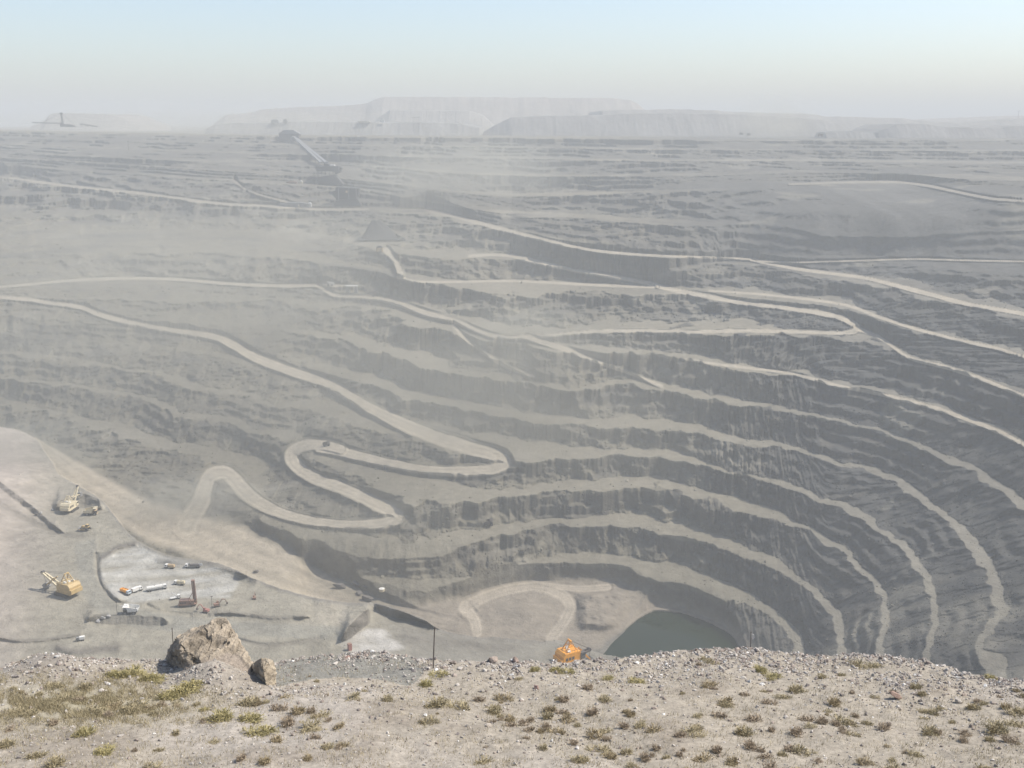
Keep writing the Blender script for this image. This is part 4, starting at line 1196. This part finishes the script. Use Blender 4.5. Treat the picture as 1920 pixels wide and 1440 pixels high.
def road_truck(label, loc, heading, scale, m, body, m2, L=8.0, cat='truck'):
    t = thing('lorry' if body != 'tank' else 'tanker_truck', label, cat, loc, heading, scale, 'lorries on the working bench')
    MB().box((0, 0, 1.05), (L, 1.0, 0.35)).box((L / 2 - .1, 0, 0.8), (0.25, 2.4, 0.5)).build('chassis', P_DRK, t)
    c = MB().prism([(L / 2 - 2.1, 1.2), (L / 2, 1.2), (L / 2, 2.1), (L / 2 - .35, 3.0), (L / 2 - 2.1, 3.0)], -1.22, 1.22).build('cab', m, t)
    MB().box((L / 2 - .16, 0, 2.5), (0.1, 2.1, 0.75), rot=(0, -0.36, 0)).build('windscreen', P_GLS, c)
    for y in (-1.24, 1.24): MB().box((L / 2 - 1.0, y, 2.4), (0.9, 0.05, 0.65)).build('window', P_GLS, c)
    x0, x1 = -L / 2, L / 2 - 2.4
    if body == 'tank':
        b = MB().cyl((x0 + .3, 0, 2.25), (x1, 0, 2.25), 1.15, seg=16).box(((x0 + x1) / 2, 0, 1.3), (x1 - x0 - .8, 1.8, 0.3)).build('tank', m2, t)
        MB().cyl(((x0 + x1) / 2, 0, 3.3), ((x0 + x1) / 2, 0, 3.6), 0.4).build('hatch', P_GRY, b)
    elif body == 'tipper':
        MB().prism([(x0, 1.5), (x1, 1.4), (x1 + .1, 3.2), (x0 - .2, 3.0)], -1.3, -1.15).prism([(x0, 1.5), (x1, 1.4), (x1 + .1, 3.2), (x0 - .2, 3.0)], 1.15, 1.3).box(((x0 + x1) / 2, 0, 1.5), (x1 - x0, 2.4, 0.15)).bar((x1, 0, 1.4), (x1 + .1, 0, 3.3), 2.6, .12).bar((x0, 0, 1.4), (x0 - .2, 0, 3.0), 2.5, .12).box(((x0 + x1) / 2, 0, 2.5), (x1 - x0 - .4, 2.2, 0.9), taper=.6).build('tipper_body', m2, t)
    elif body == 'flat':
        b = MB().box(((x0 + x1) / 2, 0, 1.4), (x1 - x0, 2.5, 0.25)).bar((x1, 0, 1.4), (x1, 0, 3.2), 2.5, .14).build('flatbed', P_GRY, t)
        MB().box(((x0 + x1) / 2 - .2, 0, 2.1), (x1 - x0 - 1.2, 2.1, 1.1), taper=.8).build('load', m2, b)
        MB().bar((x0 + .1, 0, 1.4), (x0 + .1, 0, 3.3), 2.5, .14).build('tail_board', m, b)
    elif body == 'crane':
        MB().box(((x0 + x1) / 2, 0, 1.5), (x1 - x0, 2.4, 0.4)).build('flatbed', P_WHT, t)
        MB().cyl((x1 - .6, 0, 1.6), (x1 - .6, 0, 3.2), .3).bar((x1 - .6, 0, 3.2), (x0 + 1.6, 0, 5.4), .35).build('crane_arm', m2, t)
    else:
        MB().box(((x0 + x1) / 2, 0, 2.3), (x1 - x0, 2.45, 2.0)).build('box_body', m2, t)
    for y in (-1.05, 1.05):
        wheel(t, L / 2 - 1.2, y, 0.52, 0.4, False); wheel(t, -L / 2 + 1.1, y, 0.52, 0.5, False); wheel(t, -L / 2 + 2.3, y, 0.52, 0.5, False)
    return t

def bulldozer(label, loc, heading, scale):
    t = thing('bulldozer', label, 'bulldozer', loc, heading, scale)
    for s in (-1, 1): crawler(t, 5.4, 0.9, 1.5, s * 1.6)
    MB().box((0.9, 0, 1.9), (3.4, 2.0, 1.5), taper=.9).cyl((1.6, 0.5, 2.6), (1.6, .5, 3.4), .12).build('body', P_YEL, t)
    c = MB().box((-1.3, 0, 2.9), (1.8, 2.1, 2.0), taper=.85).build('cab', P_YEL, t)
    MB().box((-1.3, 0, 3.1), (1.75, 2.12, .8)).build('window', P_GLS, c)
    MB().prism([(3.5, .2), (3.9, .1), (3.7, .9), (3.95, 1.9), (3.6, 1.8), (3.4, .9)], -2.6, 2.6).build('blade', P_GRY, t)
    a = MB()
    for y in (-2.2, 2.2): a.bar((-.5, y, .9), (3.6, y, .7), .35)
    a.build('push_arm', P_YEL, t)
    MB().bar((-2.8, 0, 1.6), (-3.8, 0, 1.2), .5).bar((-3.8, 0, 1.5), (-3.7, 0, 0.3), .25).build('ripper', P_DRK, t)
    return t

def drill_rig(label, loc, heading, scale):
    t = thing('drill_rig', label, 'drill rig', loc, heading, scale)
    for s in (-1, 1): crawler(t, 6.5, 1.1, 1.5, s * 2.0)
    b = MB().box((0, 0, 1.9), (11.5, 4.6, 0.5)).box((-1.6, 0, 3.2), (7.0, 3.9, 2.2)).prism([(-5.1, 4.3), (1.9, 4.3), (1.4, 4.9), (-4.6, 4.9)], -1.9, 1.9).build('body', P_RUS, t)
    for x in (-4, -2.6, -1.2): MB().box((x, -1.98, 3.3), (.9, .1, 1.2)).build('louvre', P_DRK, b)
    c = MB().box((3.4, -1.2, 3.4), (2.2, 2.0, 2.5)).build('cab', P_RUS, t)
    MB().box((3.5, -1.2, 3.8), (2.24, 1.6, .9)).build('window', P_GLS, c)
    m_ = MB().lattice((4.9, 0.6, 1.2), (4.4, 0.6, 17.5), 1.9, 1.7, 9, .3).box((4.65, .6, 9), (1.1, .55, 15.5)).box((4.4, .6, 17.6), (2.1, 2.1, .7)).build('mast', P_RUS, t)
    MB().box((4.9, .6, 4.6), (1.2, 1.2, 1.6)).cyl((4.85, .6, .2), (4.85, .6, 4.4), .16).build('drill_head', P_GRY, m_)
    br = MB()
    for y in (-.2, 1.4): br.bar((0.8, y, 4.4), (4.5, y, 10.5), .2)
    br.build('mast_brace', P_RUS, t)
    j = MB()
    for x in (-5, 5):
        for y in (-2, 2): j.cyl((x, y, .1), (x, y, 2), .2).cyl((x, y, .05), (x, y, .25), .5)
    j.build('jack', P_DRK, t)
    return t

def mini_digger(label, loc, heading, scale, m):
    t = thing('digger', label, 'digger', loc, heading, scale, 'small red diggers on the working bench')
    for s in (-1, 1): crawler(t, 3.4, .6, .8, s * 1.1)
    MB().box((-.4, 0, 1.6), (3.0, 2.4, 1.1), taper=.92).build('house', m, t)
    c = MB().box((.4, .6, 2.4), (1.3, 1.0, 1.5), taper=.9).build('cab', m, t)
    MB().box((.45, .6, 2.5), (1.32, .8, .8)).build('window', P_GLS, c)
    MB().bar((.9, -.3, 1.7), (3.0, -.3, 4.2), .4).bar((3.0, -.3, 4.2), (4.4, -.3, 4.0), .38).build('boom', m, t)
    MB().bar((4.4, -.3, 4.1), (5.6, -.3, 1.8), .3).build('stick', m, t)
    MB().prism([(5.2, 1.7), (5.9, 1.9), (6.0, 1.1), (5.1, .8)], -.8, .2).build('bucket', P_DRK, t)
    return t

def pole(name, label, loc, h, r, arm=0.0, m=None, cat='pole'):
    t = thing(name, label, cat, loc)
    MB().cyl((0, 0, -.3), (0, 0, h), r, r * .7, seg=8).build('mast', m or P_BLK, t)
    MB().bar((-arm, 0, h - .3), (arm, 0, h - .3), r * 1.3).box((arm * .8, 0, h - .1), (r * 3, r * 2, r * 2)).build('crossarm', m or P_BLK, t)
    return t

# ---- the working bench on the left
rope_shovel('yellow rope shovel on the near working bench, its boom reaching out to the left', ground(124, 1114), 152, 1.18, P_YEL, P_CRM, 22)
rope_shovel('cream rope shovel seen from behind, boom raised towards the rock pile', ground(133, 957), 82, 1.0, P_CRM, P_CRM, 52)
rope_shovel('bright orange yellow excavator half hidden behind the stony crest', ground(1074, 1243), 32, 1.30, P_ORA, P_BLK, 10, 0.45)
haul_truck('haul truck with pale bed standing beside the cream rope shovel', ground(171, 965), 8, 1.0, P_TAN, P_CRM)
haul_truck('dusty white haul truck alone below the drill rig, by the long grey bank', ground(246, 1150), 186, 0.92, P_GRY, P_WHT)
bulldozer('small yellow bulldozer on the bench just in front of the haul truck and cream shovel', ground(161, 993), 170, 1.15)
road_truck('short white truck with tan tank, farthest left of the two at the back berm', ground(319, 1065), 168, 0.95, P_WHT, 'tank', P_TAN, 7.5)
road_truck('long flatbed truck with brown load and white ends at the back berm', ground(362, 1064), 182, 1.0, P_WHT, 'flat', P_BLK, 10.5)
road_truck('white and tan truck standing alone just above the drill mast', ground(337, 1096), 172, 0.98, P_WHT, 'tank', P_CRM, 7.6)
road_truck('tipper truck with orange tan body and pale blue cab, leftmost of the pair', ground(236, 1113), -32, 1.0, P_BLU, 'tipper', P_ORA, 8.0)
road_truck('white box truck facing away beside the orange tipper', ground(257, 1109), 52, 1.0, P_WHT, 'box', P_WHT, 7.0)
road_truck('long white tanker truck parked at a slant between trucks and drill rig', ground(294, 1106), 24, 1.05, P_WHT, 'tank', P_WHT, 12.0)
road_truck('small white crane truck close to the left side of the drill rig', ground(329, 1123), 30, 0.9, P_WHT, 'crane', P_WHT, 7.0)
drill_rig('rust brown drill rig with its tall mast standing upright on the bench', ground(352, 1136), 10, 0.95)
mini_digger('red digger with lowered arm right of the drill rig, the nearer one', ground(386, 1148), 165, 1.1, P_RED)
mini_digger('dark red digger with its arm stretched right, behind the nearer red digger', ground(407, 1137), 22, 1.1, P_RUS)
mini_digger('lone small dark red digger on the empty ground behind the rock outcrop', ground(477, 1123), 100, 0.8, P_RUS)
road_truck('small grey truck alone near the stony mound at lower left', ground(151, 1201), 200, 0.8, P_GRY, 'box', P_WHT, 6.0)
pole('utility_pole', 'thin grey pole at the foot of the long bank by the white haul truck', ground(220, 1153), 8.5, .16, .7)
pole('utility_pole', 'thin pole behind the two red diggers', ground(398, 1141), 8.5, .16, .7)

def cabinet(name, label, loc, heading, s, m, m2, cat):
    t = thing(name, label, cat, loc, heading)
    MB().box((0, 0, s[2] / 2), s).build('body', m, t)
    MB().box((0, 0, s[2] + .08), (s[0] * 1.06, s[1] * 1.06, .16)).build('roof', m2, t)
    MB().box((s[0] / 2 + .02, 0, s[2] * .45), (.06, s[1] * .4, s[2] * .75)).build('door', P_GRY, t)
    return t
cabinet('container', 'small red brown container standing on end of the pale ground behind the crest', ground(656, 1219), 35, (2.0, 2.0, 4.2), P_RED, P_RUS, 'container')
def water_tank(label, loc, r, h):
    t = thing('water_tank', label, 'tank', loc)
    MB().cyl((0, 0, 0), (0, 0, h), r, seg=20).build('shell', P_CRM, t)
    MB().cyl((0, 0, h), (0, 0, h + .5), r * 1.03, r * .3, seg=20).build('lid', P_WHT, t)
    return t
water_tank('round pale tank alone on the slope above the dark trench', ground(716, 1108), 2.6, 2.6)

# broken rock blocks and scrap
for u, v, px, lab in [(638,1103,20,'long dark block of rock tipped over at the foot of the tan ramp'),(669,1099,17,'square dark block of rock right of the tipped long block'),(684,1103,9,'small dark block right of the square dark block'),
                      (690,1126,20,'broad dark grey block on the bench edge above the notch'),(479,1074,10,'dark lump at the berm behind the drill rig'),(673,1114,12,'low brown block below the square dark block'),
                      (193,1160,9,'pale broken block in the heap at the left end of the long bank'),(204,1157,8,'whitish block at the top of the heap by the long bank'),(184,1166,9,'flat pale slab at the left foot of the heap by the long bank'),
                      (77,963,6,'pale stone on the bench left of the cream shovel'),(98,957,5,'small pale stone just left of the cream shovel'),(68,966,7,'dark stone on the dark berm at far left'),(269,942,6,'small dark stone on the tan ramp')]:
    p = ground(u, v)
    rng = np.random.default_rng(int(u * 3 + v))
    r = px / px_per_m(p) * 0.55
    vs0, fs0 = stone_shape(2, rng)
    if px > 15: vs0 = vs0 * (1.1, .7, 1.0)
    c = (0.42, 0.40, 0.37) if ('pale' in lab or 'whitish' in lab) else (0.135, 0.122, 0.108)
    o = tri_mesh('rock_block', vs0 * r, fs0, M_STONE, np.array(c) * np.ones((len(vs0), 1)))
    o.location = p + Vector((0, 0, r * .45))
    o.rotation_euler = (0, .25, rng.uniform(-.3, .6))
    tag(link(o), lab, 'rock', 'broken rock blocks in the pit')

# ---- trucks on the far roads
haul_truck('dark haul truck on the upper left bend of the middle hairpin', ground(612, 836), 0, 0.85, P_BLK, P_BLK)
haul_truck('dark haul truck on the bench right of the lower hairpin', ground(915, 985), 10, 1.0, P_BLK, P_BLK)
haul_truck('white haul truck on the pale road by the grey supports', ground(620, 536), 180, 1.1, P_WHT, P_WHT)
haul_truck('dark haul truck parked on the road right of the grey supports', ground(703, 555), 20, 1.3, P_BLK, P_BLK)

# ---- crusher plant and conveyor climbing the far wall
def crusher(label, u0, u1, vb, h_px, stilts):
    p = ground((u0 + u1) / 2, vb)
    k = px_per_m(p)
    W, H = (u1 - u0) / k, h_px / k
    t = thing('crusher_building', label, 'crusher', p, 0, 1.0, 'crusher buildings on the far wall', 0.5)
    D = W * .55
    if stilts:
        MB().box((0.04 * W, 0, H * .80), (W * .84, D, H * .26)).prism([(-W * .1, H * .93), (W * .12, H * .93), (W * .06, H * 1.06), (-W * .08, H * 1.06)], -D * .3, D * .3).build('hall', P_DRK, t)
        MB().prism([(W * .28, H * .9), (W * .56, H * .86), (W * .5, H * .62), (W * .3, H * .5)], -D * .25, D * .25).build('chute', P_DRK, t)
        MB().prism([(-W * .30, 0), (W * .62, 0), (W * .30, H * .5), (-W * .22, H * .40)], -D * .5, D * .3).build('ore_apron', P_DRK, t)
        MB().box((W * .2, 0, H * .97), (W * .16, D * .5, H * .06)).build('roof_panel', P_WHT, t)
        for i, x in enumerate(np.linspace(-.46, .26, 6)):
            MB().bar((W * x, -D * .42, -2), (W * x, -D * .42, H * .7), W * .022).build('leg', P_DRK, t)
        br = MB()
        for i in range(5): br.bar((W * (-.46 + .144 * i), -D * .42, H * .3), (W * (-.316 + .144 * i), -D * .42, H * .66), W * .01)
        br.build('brace', P_DRK, t)
    else:
        MB().prism([(-W * .42, H * .12), (W * .30, 0), (W * .46, H * .55), (W * .48, H * .92), (-W * .40, H)], -D * .5, D * .4).build('hall', P_DRK, t)
        MB().prism([(-W * .5, 0), (W * .6, 0), (W * .42, H * .42), (-W * .40, H * .28)], -D * .8, -D * .1).build('ore_apron', P_DRK, t)
        MB().box((W * .02, -D * .52, H * .75), (W * .08, .3, H * .12)).build('window', P_TAN, t)
        MB().prism([(-W * .62, H * .7), (-W * .40, H * .85), (-W * .40, H * .35), (-W * .5, H * .45)], -D * .2, D * .2).build('chute', P_DRK, t)
        for x in (-.3, .1, .4): MB().bar((W * x, -D * .55, 0), (W * x, -D * .55, H * .95), W * .025).build('column', P_GRY, t)
    return t
crusher('dark crusher hall on tall stilts below the sloping conveyor', 590, 640, 345, 36, True)
crusher('dark blocky crusher hall without stilts, lower of the two by the dust', 628, 676, 384, 34, False)

def gabled(name, label, u, v, w_px, h_px, heading, m, mr, cat='building', wins=4, depth=.5, group=None):
    p = ground(u, v) if not isinstance(u, Vector) else u
    k = px_per_m(p)
    W, H = w_px / k, h_px / k
    D = W * depth
    t = thing(name, label, cat, p, heading, 1.0, group, 0.3)
    MB().box((0, 0, H * .34), (W, D, H * .68)).build('wall', m, t)
    MB().prism([(-W * .54, H * .66), (W * .54, H * .66), (W * .22, H), (-W * .22, H)], -D * .55, D * .55).build('roof', mr, t)
    for i in range(wins):
        MB().box((W * (-.38 + .76 * i / max(1, wins - 1)), -D * .5, H * .36), (W * .09, .24, H * .22)).build('window', P_DRK, t)
    MB().box((W * .12, -D * .5, H * .22), (W * .10, .3, H * .42)).build('door', P_GRY, t)
    return t
gabled('conveyor_station', 'dark station with a broad low roof at the top of the conveyor', 544, 264, 37, 20, 0, P_BLK, P_GRY, 'station', 6, .5)
gabled('shed', 'long low grey shed with white end on the road below the crushers', 553, 388, 54, 9, 0, P_GRY, P_GRY, 'shed', 5, .2)
gabled('hut', 'small bright white hut at the right end of the long grey shed', 581, 388, 7, 9, 0, P_WHT, P_WHT, 'hut', 1, .7)
gabled('hut', 'white hut beside the foot of the stilted crusher', 564, 344, 6, 6, 0, P_CRM, P_WHT, 'hut', 1, .7)
gabled('shed', 'low reddish shed left of the stilted crusher', 547, 344, 20, 4, 0, P_RUS, P_RUS, 'shed', 3, .3)
gabled('hut', 'little dark hut on the spur below the dark stockpile', 712, 471, 12, 11, 0, P_TAN, P_BLK, 'hut', 2, .7)

def conveyor(label, uv0, uv1, n=14):
    a, b = ground(*uv0), ground(*uv1)
    t = thing('conveyor', label, 'conveyor', a, 0, 1.0, None, 0)
    pts = []
    for i in range(n + 1):
        s = i / n
        q = ground(uv0[0] + (uv1[0] - uv0[0]) * s, uv0[1] + (uv1[1] - uv0[1]) * s)
        base = a.lerp(b, s)
        base.z = max(base.z, q.z) + 11
        pts.append(base - a)
    g = MB()
    for p, q in zip(pts[:-1], pts[1:]): g.bar(p, q, 6.5, 4.0)
    g.build('gallery', P_GRY, t)
    r = MB()
    for p, q in zip(pts[:-1], pts[1:]): r.bar(p + Vector((5.5, 0, 0)), q + Vector((5.5, 0, 0)), 1.5, 2.0)
    r.build('walkway', P_DRK, t)
    for p in pts[1:-1:2]:
        MB().bar(p + Vector((-2, 0, -9)), p + Vector((0, 0, -1)), .9).bar(p + Vector((3, 0, -16)), p + Vector((1, 0, -1)), .9).build('trestle', P_DRK, t)
    return t
conveyor('long inclined conveyor running from the top station down to the stilted crusher', (549, 263), (602, 314))
conveyor('short second conveyor climbing beside the long one on its right', (556, 268), (611, 314))

def stockpile(label, u0, u1, vb, h_px, peak):
    p = ground((u0 + u1) / 2, vb)
    k = px_per_m(p)
    W, H = (u1 - u0) / k, h_px / k
    n, m_ = 60, 60
    xs, ys = np.linspace(-W * .62, W * .62, n), np.linspace(-W * .6, W * .8, m_)
    X, Y = np.meshgrid(xs, ys)
    ang = np.arctan2(Y, X - peak * W)
    d = np.hypot((X - peak * W) / (1 + .35 * np.sign(X - peak * W)), Y)
    z = H * (1 - d / (W * .47)) * (1 + .10 * np.sin(ang * 5) + .12 * fbm(np.cos(ang) * 2, np.sin(ang) * 2, 3, 701)) + fbm(X / 6, Y / 6, 3, 700) * .8
    z = np.maximum(np.minimum(z, H * 0.86 + fbm(X / 9, Y / 9, 2, 702) * 1.5), -3)
    o = grid_mesh('ore_stockpile', np.stack([X, Y, z], -1), paint('dark_ore', (0.045, 0.044, 0.043), 0.9))
    o.location = p
    return tag(link(o), label, 'stockpile')
stockpile('dark conical ore stockpile in the dust below the crusher halls', 680, 752, 442, 34, -.2)
def supports(label, u, v, w_px, h_px):
    p = ground(u, v); k = px_per_m(p); W, H = w_px / k, h_px / k
    t = thing('loading_platform', label, 'platform', p)
    MB().box((0, 0, H), (W, W * .35, H * .12)).build('deck', P_WHT, t)
    for x in (-.35, .35): MB().prism([(W * x - W * .16, 0), (W * x + W * .16, 0), (W * x + W * .08, H * .94), (W * x - W * .06, H * .94)], -W * .15, W * .15).build('support', P_GRY, t)
    return t
supports('white topped loading platform on two grey supports beside the pale road', 660, 549, 22, 13)
# ------------------------------------------------------------------ spoil heaps beyond the rim
M_HEAP = mat('spoil', (0.3, 0.3, 0.3), 0.95, bump=0.6, bscale=0.03, vary=0.15, nscale=0.012, attr='Col', bdist=4)
def zat(v, y):
    return float(-tan_dep(v) * y)
def heap(prof, y, depth, base, seed, tint=(0.27, 0.255, 0.23), slope=0.72):
    us = np.array([p[0] for p in prof], float); vsn = np.array([p[1] for p in prof], float)
    zs = -tan_dep(vsn) * y
    xs_k = (us - 960) / F_PX * (y * CP)                    # near the horizon the axis distance is y*cos(pitch)
    run = (zs.max() - base) / slope
    X = np.linspace(xs_k[0] - 30, xs_k[-1] + 30, 420)
    Yr = np.concatenate([np.linspace(-run * 1.15, 0, 50), np.linspace(0, depth, 14)[1:], np.linspace(depth, depth + run, 10)[1:]])
    top = np.interp(X, xs_k, zs, left=base, right=base)
    GX, GY = np.meshgrid(X, Yr)
    T = np.broadcast_to(top, GX.shape)
    front = T + (GY + 6 * fbm(GX / 60, GX * 0 + 2, 3, seed)) * slope
    back = T - (GY - depth) * slope
    z = np.minimum(np.minimum(T, front), back) + 1.8 * fbm(GX / 26, GY / 26, 4, seed) + (GY < -4) * 1.5 * fbm(GX / 9, GY / 60, 3, seed + 3)
    z = np.maximum(z, base - 3)
    P = np.stack([GX, GY + y, z], -1)
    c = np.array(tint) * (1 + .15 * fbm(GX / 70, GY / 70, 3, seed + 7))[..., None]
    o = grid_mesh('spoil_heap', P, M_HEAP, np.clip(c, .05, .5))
    return tag(link(o), kind='structure')
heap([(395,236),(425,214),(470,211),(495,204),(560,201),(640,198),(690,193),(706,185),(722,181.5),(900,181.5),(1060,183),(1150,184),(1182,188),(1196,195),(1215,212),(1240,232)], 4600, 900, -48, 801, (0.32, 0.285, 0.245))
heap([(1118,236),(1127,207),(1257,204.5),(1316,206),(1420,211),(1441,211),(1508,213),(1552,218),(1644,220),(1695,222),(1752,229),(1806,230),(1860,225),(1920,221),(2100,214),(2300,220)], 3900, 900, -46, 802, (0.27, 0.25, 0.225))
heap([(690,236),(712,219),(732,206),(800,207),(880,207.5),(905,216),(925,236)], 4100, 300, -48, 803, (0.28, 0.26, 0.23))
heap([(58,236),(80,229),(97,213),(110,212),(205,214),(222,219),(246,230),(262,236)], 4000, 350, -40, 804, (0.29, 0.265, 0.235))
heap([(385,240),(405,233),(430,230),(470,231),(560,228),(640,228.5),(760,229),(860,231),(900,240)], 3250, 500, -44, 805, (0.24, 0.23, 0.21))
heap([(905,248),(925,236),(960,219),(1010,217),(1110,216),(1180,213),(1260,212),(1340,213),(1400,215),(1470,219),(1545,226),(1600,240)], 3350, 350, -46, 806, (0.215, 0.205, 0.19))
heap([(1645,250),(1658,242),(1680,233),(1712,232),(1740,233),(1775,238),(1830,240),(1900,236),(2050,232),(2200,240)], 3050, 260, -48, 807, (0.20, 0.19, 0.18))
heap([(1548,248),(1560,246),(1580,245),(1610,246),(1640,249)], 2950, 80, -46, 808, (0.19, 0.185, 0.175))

# things on the rim and on the plateau behind it
def at_far(u, v, y):
    return Vector(((u - 960) / F_PX * y * CP, y, zat(v, y)))
def spreader(label, u, v):
    p = at_far(u, v, 2950)
    t = thing('spreader', label, 'spreader', p)
    MB().box((0, 0, 4), (16, 12, 7)).box((-4, 0, 9), (8, 8, 6)).build('base', P_BLK, t)
    MB().lattice((-2, 0, 6), (-4, 0, 37), 4, 2.4, 6, .9).box((-4, 0, 36), (8, 4, 4)).build('tower', P_BLK, t)
    MB().lattice((-2, 0, 9), (-86, 0, 12), 3.6, 1.6, 14, .8).build('boom', P_BLK, t)
    MB().prism([(6, 0), (36, 0), (24, 6), (10, 8)], -5, 5).build('hopper', P_BLK, t)
    MB().lattice((44, 0, 8), (92, 0, 1), 3, 1.6, 9, .8).bar((50, 0, 0), (50, 0, 7), 1.2).bar((64, 0, 0), (64, 0, 5), 1.2).bar((78, 0, -1), (78, 0, 3), 1.2).build('feeder', P_BLK, t)
    MB().bar((-4, 0, 37), (-60, 0, 11), .5).bar((-4, 0, 37), (30, 0, 6), .5).build('stay_cable', P_BLK, t)
    return t
spreader('dark spreader machine with tall tower and long level boom on the left skyline', 119, 238)
def hut_at(name, label, u, v, y, w_px, h_px, m, cat):
    return gabled(name, label, at_far(u, v, y), 0, w_px, h_px, 0, m, m, cat, 2, .6)
hut_at('building', 'bright white building on the plateau behind the rim', 717, 229.5, 3240, 8, 6, P_WHT, 'building')
hut_at('shed', 'long low white shed left of the bright white building on the plateau', 683, 229.5, 3240, 22, 3, P_CRM, 'shed')
hut_at('building', 'faint grey block with two stories on the ledge above the conveyor station', 516, 231, 3240, 14, 7, P_GRY, 'building')
hut_at('building', 'small darker block right of the faint grey block above the conveyor station', 535, 231, 3240, 7, 8, P_BLK, 'building')
haul_truck('dark haul truck raising dust on the far right rim', at_far(1540, 256, 2720), 170, 1.35, P_RUS, P_BLK)
haul_truck('faint haul truck on the rim, left one of the two beside the rising dust', at_far(1391, 253, 2880), 180, 1.1, P_BLK, P_BLK)
haul_truck('faint haul truck on the rim, right one of the two beside the rising dust', at_far(1405, 254, 2880), 180, 1.1, P_BLK, P_BLK)
pole('pylon', 'faint mast on the right skyline', at_far(1908, 222, 3900), 26, .7, 6, P_BLK, 'mast')
pole('pylon', 'left one of two faint poles on the plateau above the middle of the rim', at_far(776, 248, 2980), 40, .5, 5, P_BLK, 'mast')
pole('pylon', 'right one of two faint poles on the plateau above the middle of the rim', at_far(784, 248, 2980), 40, .5, 5, P_BLK, 'mast')
pole('mast', 'thin dark mast on the left far wall below the rim', ground(241, 281), 20, .6, 2, P_BLK, 'mast')
# ------------------------------------------------------------------ dusty air over the whole pit
def make_haze():
    bm = bmesh.new()
    bmesh.ops.create_cube(bm, size=1.0)
    x0, x1, y0, y1, z0, z1 = -12000, 12000, -400, 16000, -452, 165
    for v_ in bm.verts:
        v_.co = ((x0 + x1) / 2 + v_.co.x * (x1 - x0), (y0 + y1) / 2 + v_.co.y * (y1 - y0), (z0 + z1) / 2 + v_.co.z * (z1 - z0))
    me = bpy.data.meshes.new('haze')
    bm.to_mesh(me); bm.free()
    m = bpy.data.materials.new('dusty_air')
    m.use_nodes = True
    nt = m.node_tree
    nt.nodes.clear()
    out = nt.nodes.new('ShaderNodeOutputMaterial')
    pv = nt.nodes.new('ShaderNodeVolumePrincipled')
    pv.inputs['Color'].default_value = (0.94, 0.948, 0.92, 1)
    pv.inputs['Density'].default_value = HAZE_DENSITY
    pv.inputs['Anisotropy'].default_value = 0.0
    nt.links.new(pv.outputs[0], out.inputs['Volume'])
    me.materials.append(m)
    return tag(link(bpy.data.objects.new('haze', me)), kind='stuff')
make_haze()

# ------------------------------------------------------------------ dust raised by the traffic and the crushers
def dust(at, radii, density, seed, lump=0.6, rot=0.0):
    bm = bmesh.new()
    bmesh.ops.create_icosphere(bm, subdivisions=3, radius=1.0)
    me = bpy.data.meshes.new('dust_cloud')
    bm.to_mesh(me); bm.free()
    m = bpy.data.materials.new('raised_dust')
    m.use_nodes = True
    nt = m.node_tree
    nt.nodes.clear()
    N = nt.nodes.new
    out, pv, tc, ln, mr, no, mul, nm = N('ShaderNodeOutputMaterial'), N('ShaderNodeVolumePrincipled'), N('ShaderNodeTexCoord'), N('ShaderNodeVectorMath'), N('ShaderNodeMapRange'), N('ShaderNodeTexNoise'), N('ShaderNodeMath'), N('ShaderNodeMapRange')
    ln.operation = 'LENGTH'
    nt.links.new(tc.outputs['Object'], ln.inputs[0])
    mr.interpolation_type = 'SMOOTHSTEP'
    mr.inputs['From Min'].default_value, mr.inputs['From Max'].default_value = 1.0, 0.0
    mr.inputs['To Min'].default_value, mr.inputs['To Max'].default_value = 0.0, density
    nt.links.new(ln.outputs['Value'], mr.inputs['Value'])
    mp = N('ShaderNodeMapping'); mp.inputs['Location'].default_value = (seed, seed * 1.7, 0)
    nt.links.new(tc.outputs['Object'], mp.inputs[0])
    no.inputs['Scale'].default_value, no.inputs['Detail'].default_value = 2.2, 4
    nt.links.new(mp.outputs[0], no.inputs['Vector'])
    nm.inputs['From Min'].default_value, nm.inputs['From Max'].default_value = 0.35, 0.65
    nm.inputs['To Min'].default_value, nm.inputs['To Max'].default_value = 1 - lump, 1 + lump
    nt.links.new(no.outputs[0], nm.inputs['Value'])
    mul.operation = 'MULTIPLY'
    nt.links.new(mr.outputs[0], mul.inputs[0]); nt.links.new(nm.outputs[0], mul.inputs[1])
    pv.inputs['Color'].default_value = (0.98, 0.93, 0.76, 1)
    nt.links.new(mul.outputs[0], pv.inputs['Density'])
    nt.links.new(pv.outputs[0], out.inputs['Volume'])
    me.materials.append(m)
    o = bpy.data.objects.new('dust_cloud', me)
    o.location, o.scale = at, radii
    o.rotation_euler = (0, 0, math.radians(rot))
    return tag(link(o), kind='stuff')
def at_pit(u, v, lift=0.0):
    return ground(u, v) + Vector((0, 0, lift))
dust(at_pit(365, 965, 14), (110, 80, 36), 0.0120, 1.0)
dust(at_pit(860, 360, 30), (300, 260, 115), 0.0034, 2.0)
dust(at_pit(985, 670, 25), (120, 150, 65), 0.0042, 3.0)
dust(Vector((690, 2880, -4)), (170, 110, 80), 0.0062, 4.0)
dust(at_pit(420, 600, 10), (760, 520, 215), 0.0019, 5.0, 0.55)
dust(at_pit(930, 770, 10), (420, 300, 130), 0.0027, 11.0, 0.6)
dust(at_pit(700, 985, 5), (130, 90, 40), 0.004, 6.0)
dust(at_pit(20, 860, 8), (120, 110, 40), 0.0045, 7.0)
dust(Vector((-950, 3150, -10)), (900, 420, 75), 0.0016, 8.0, 0.7)
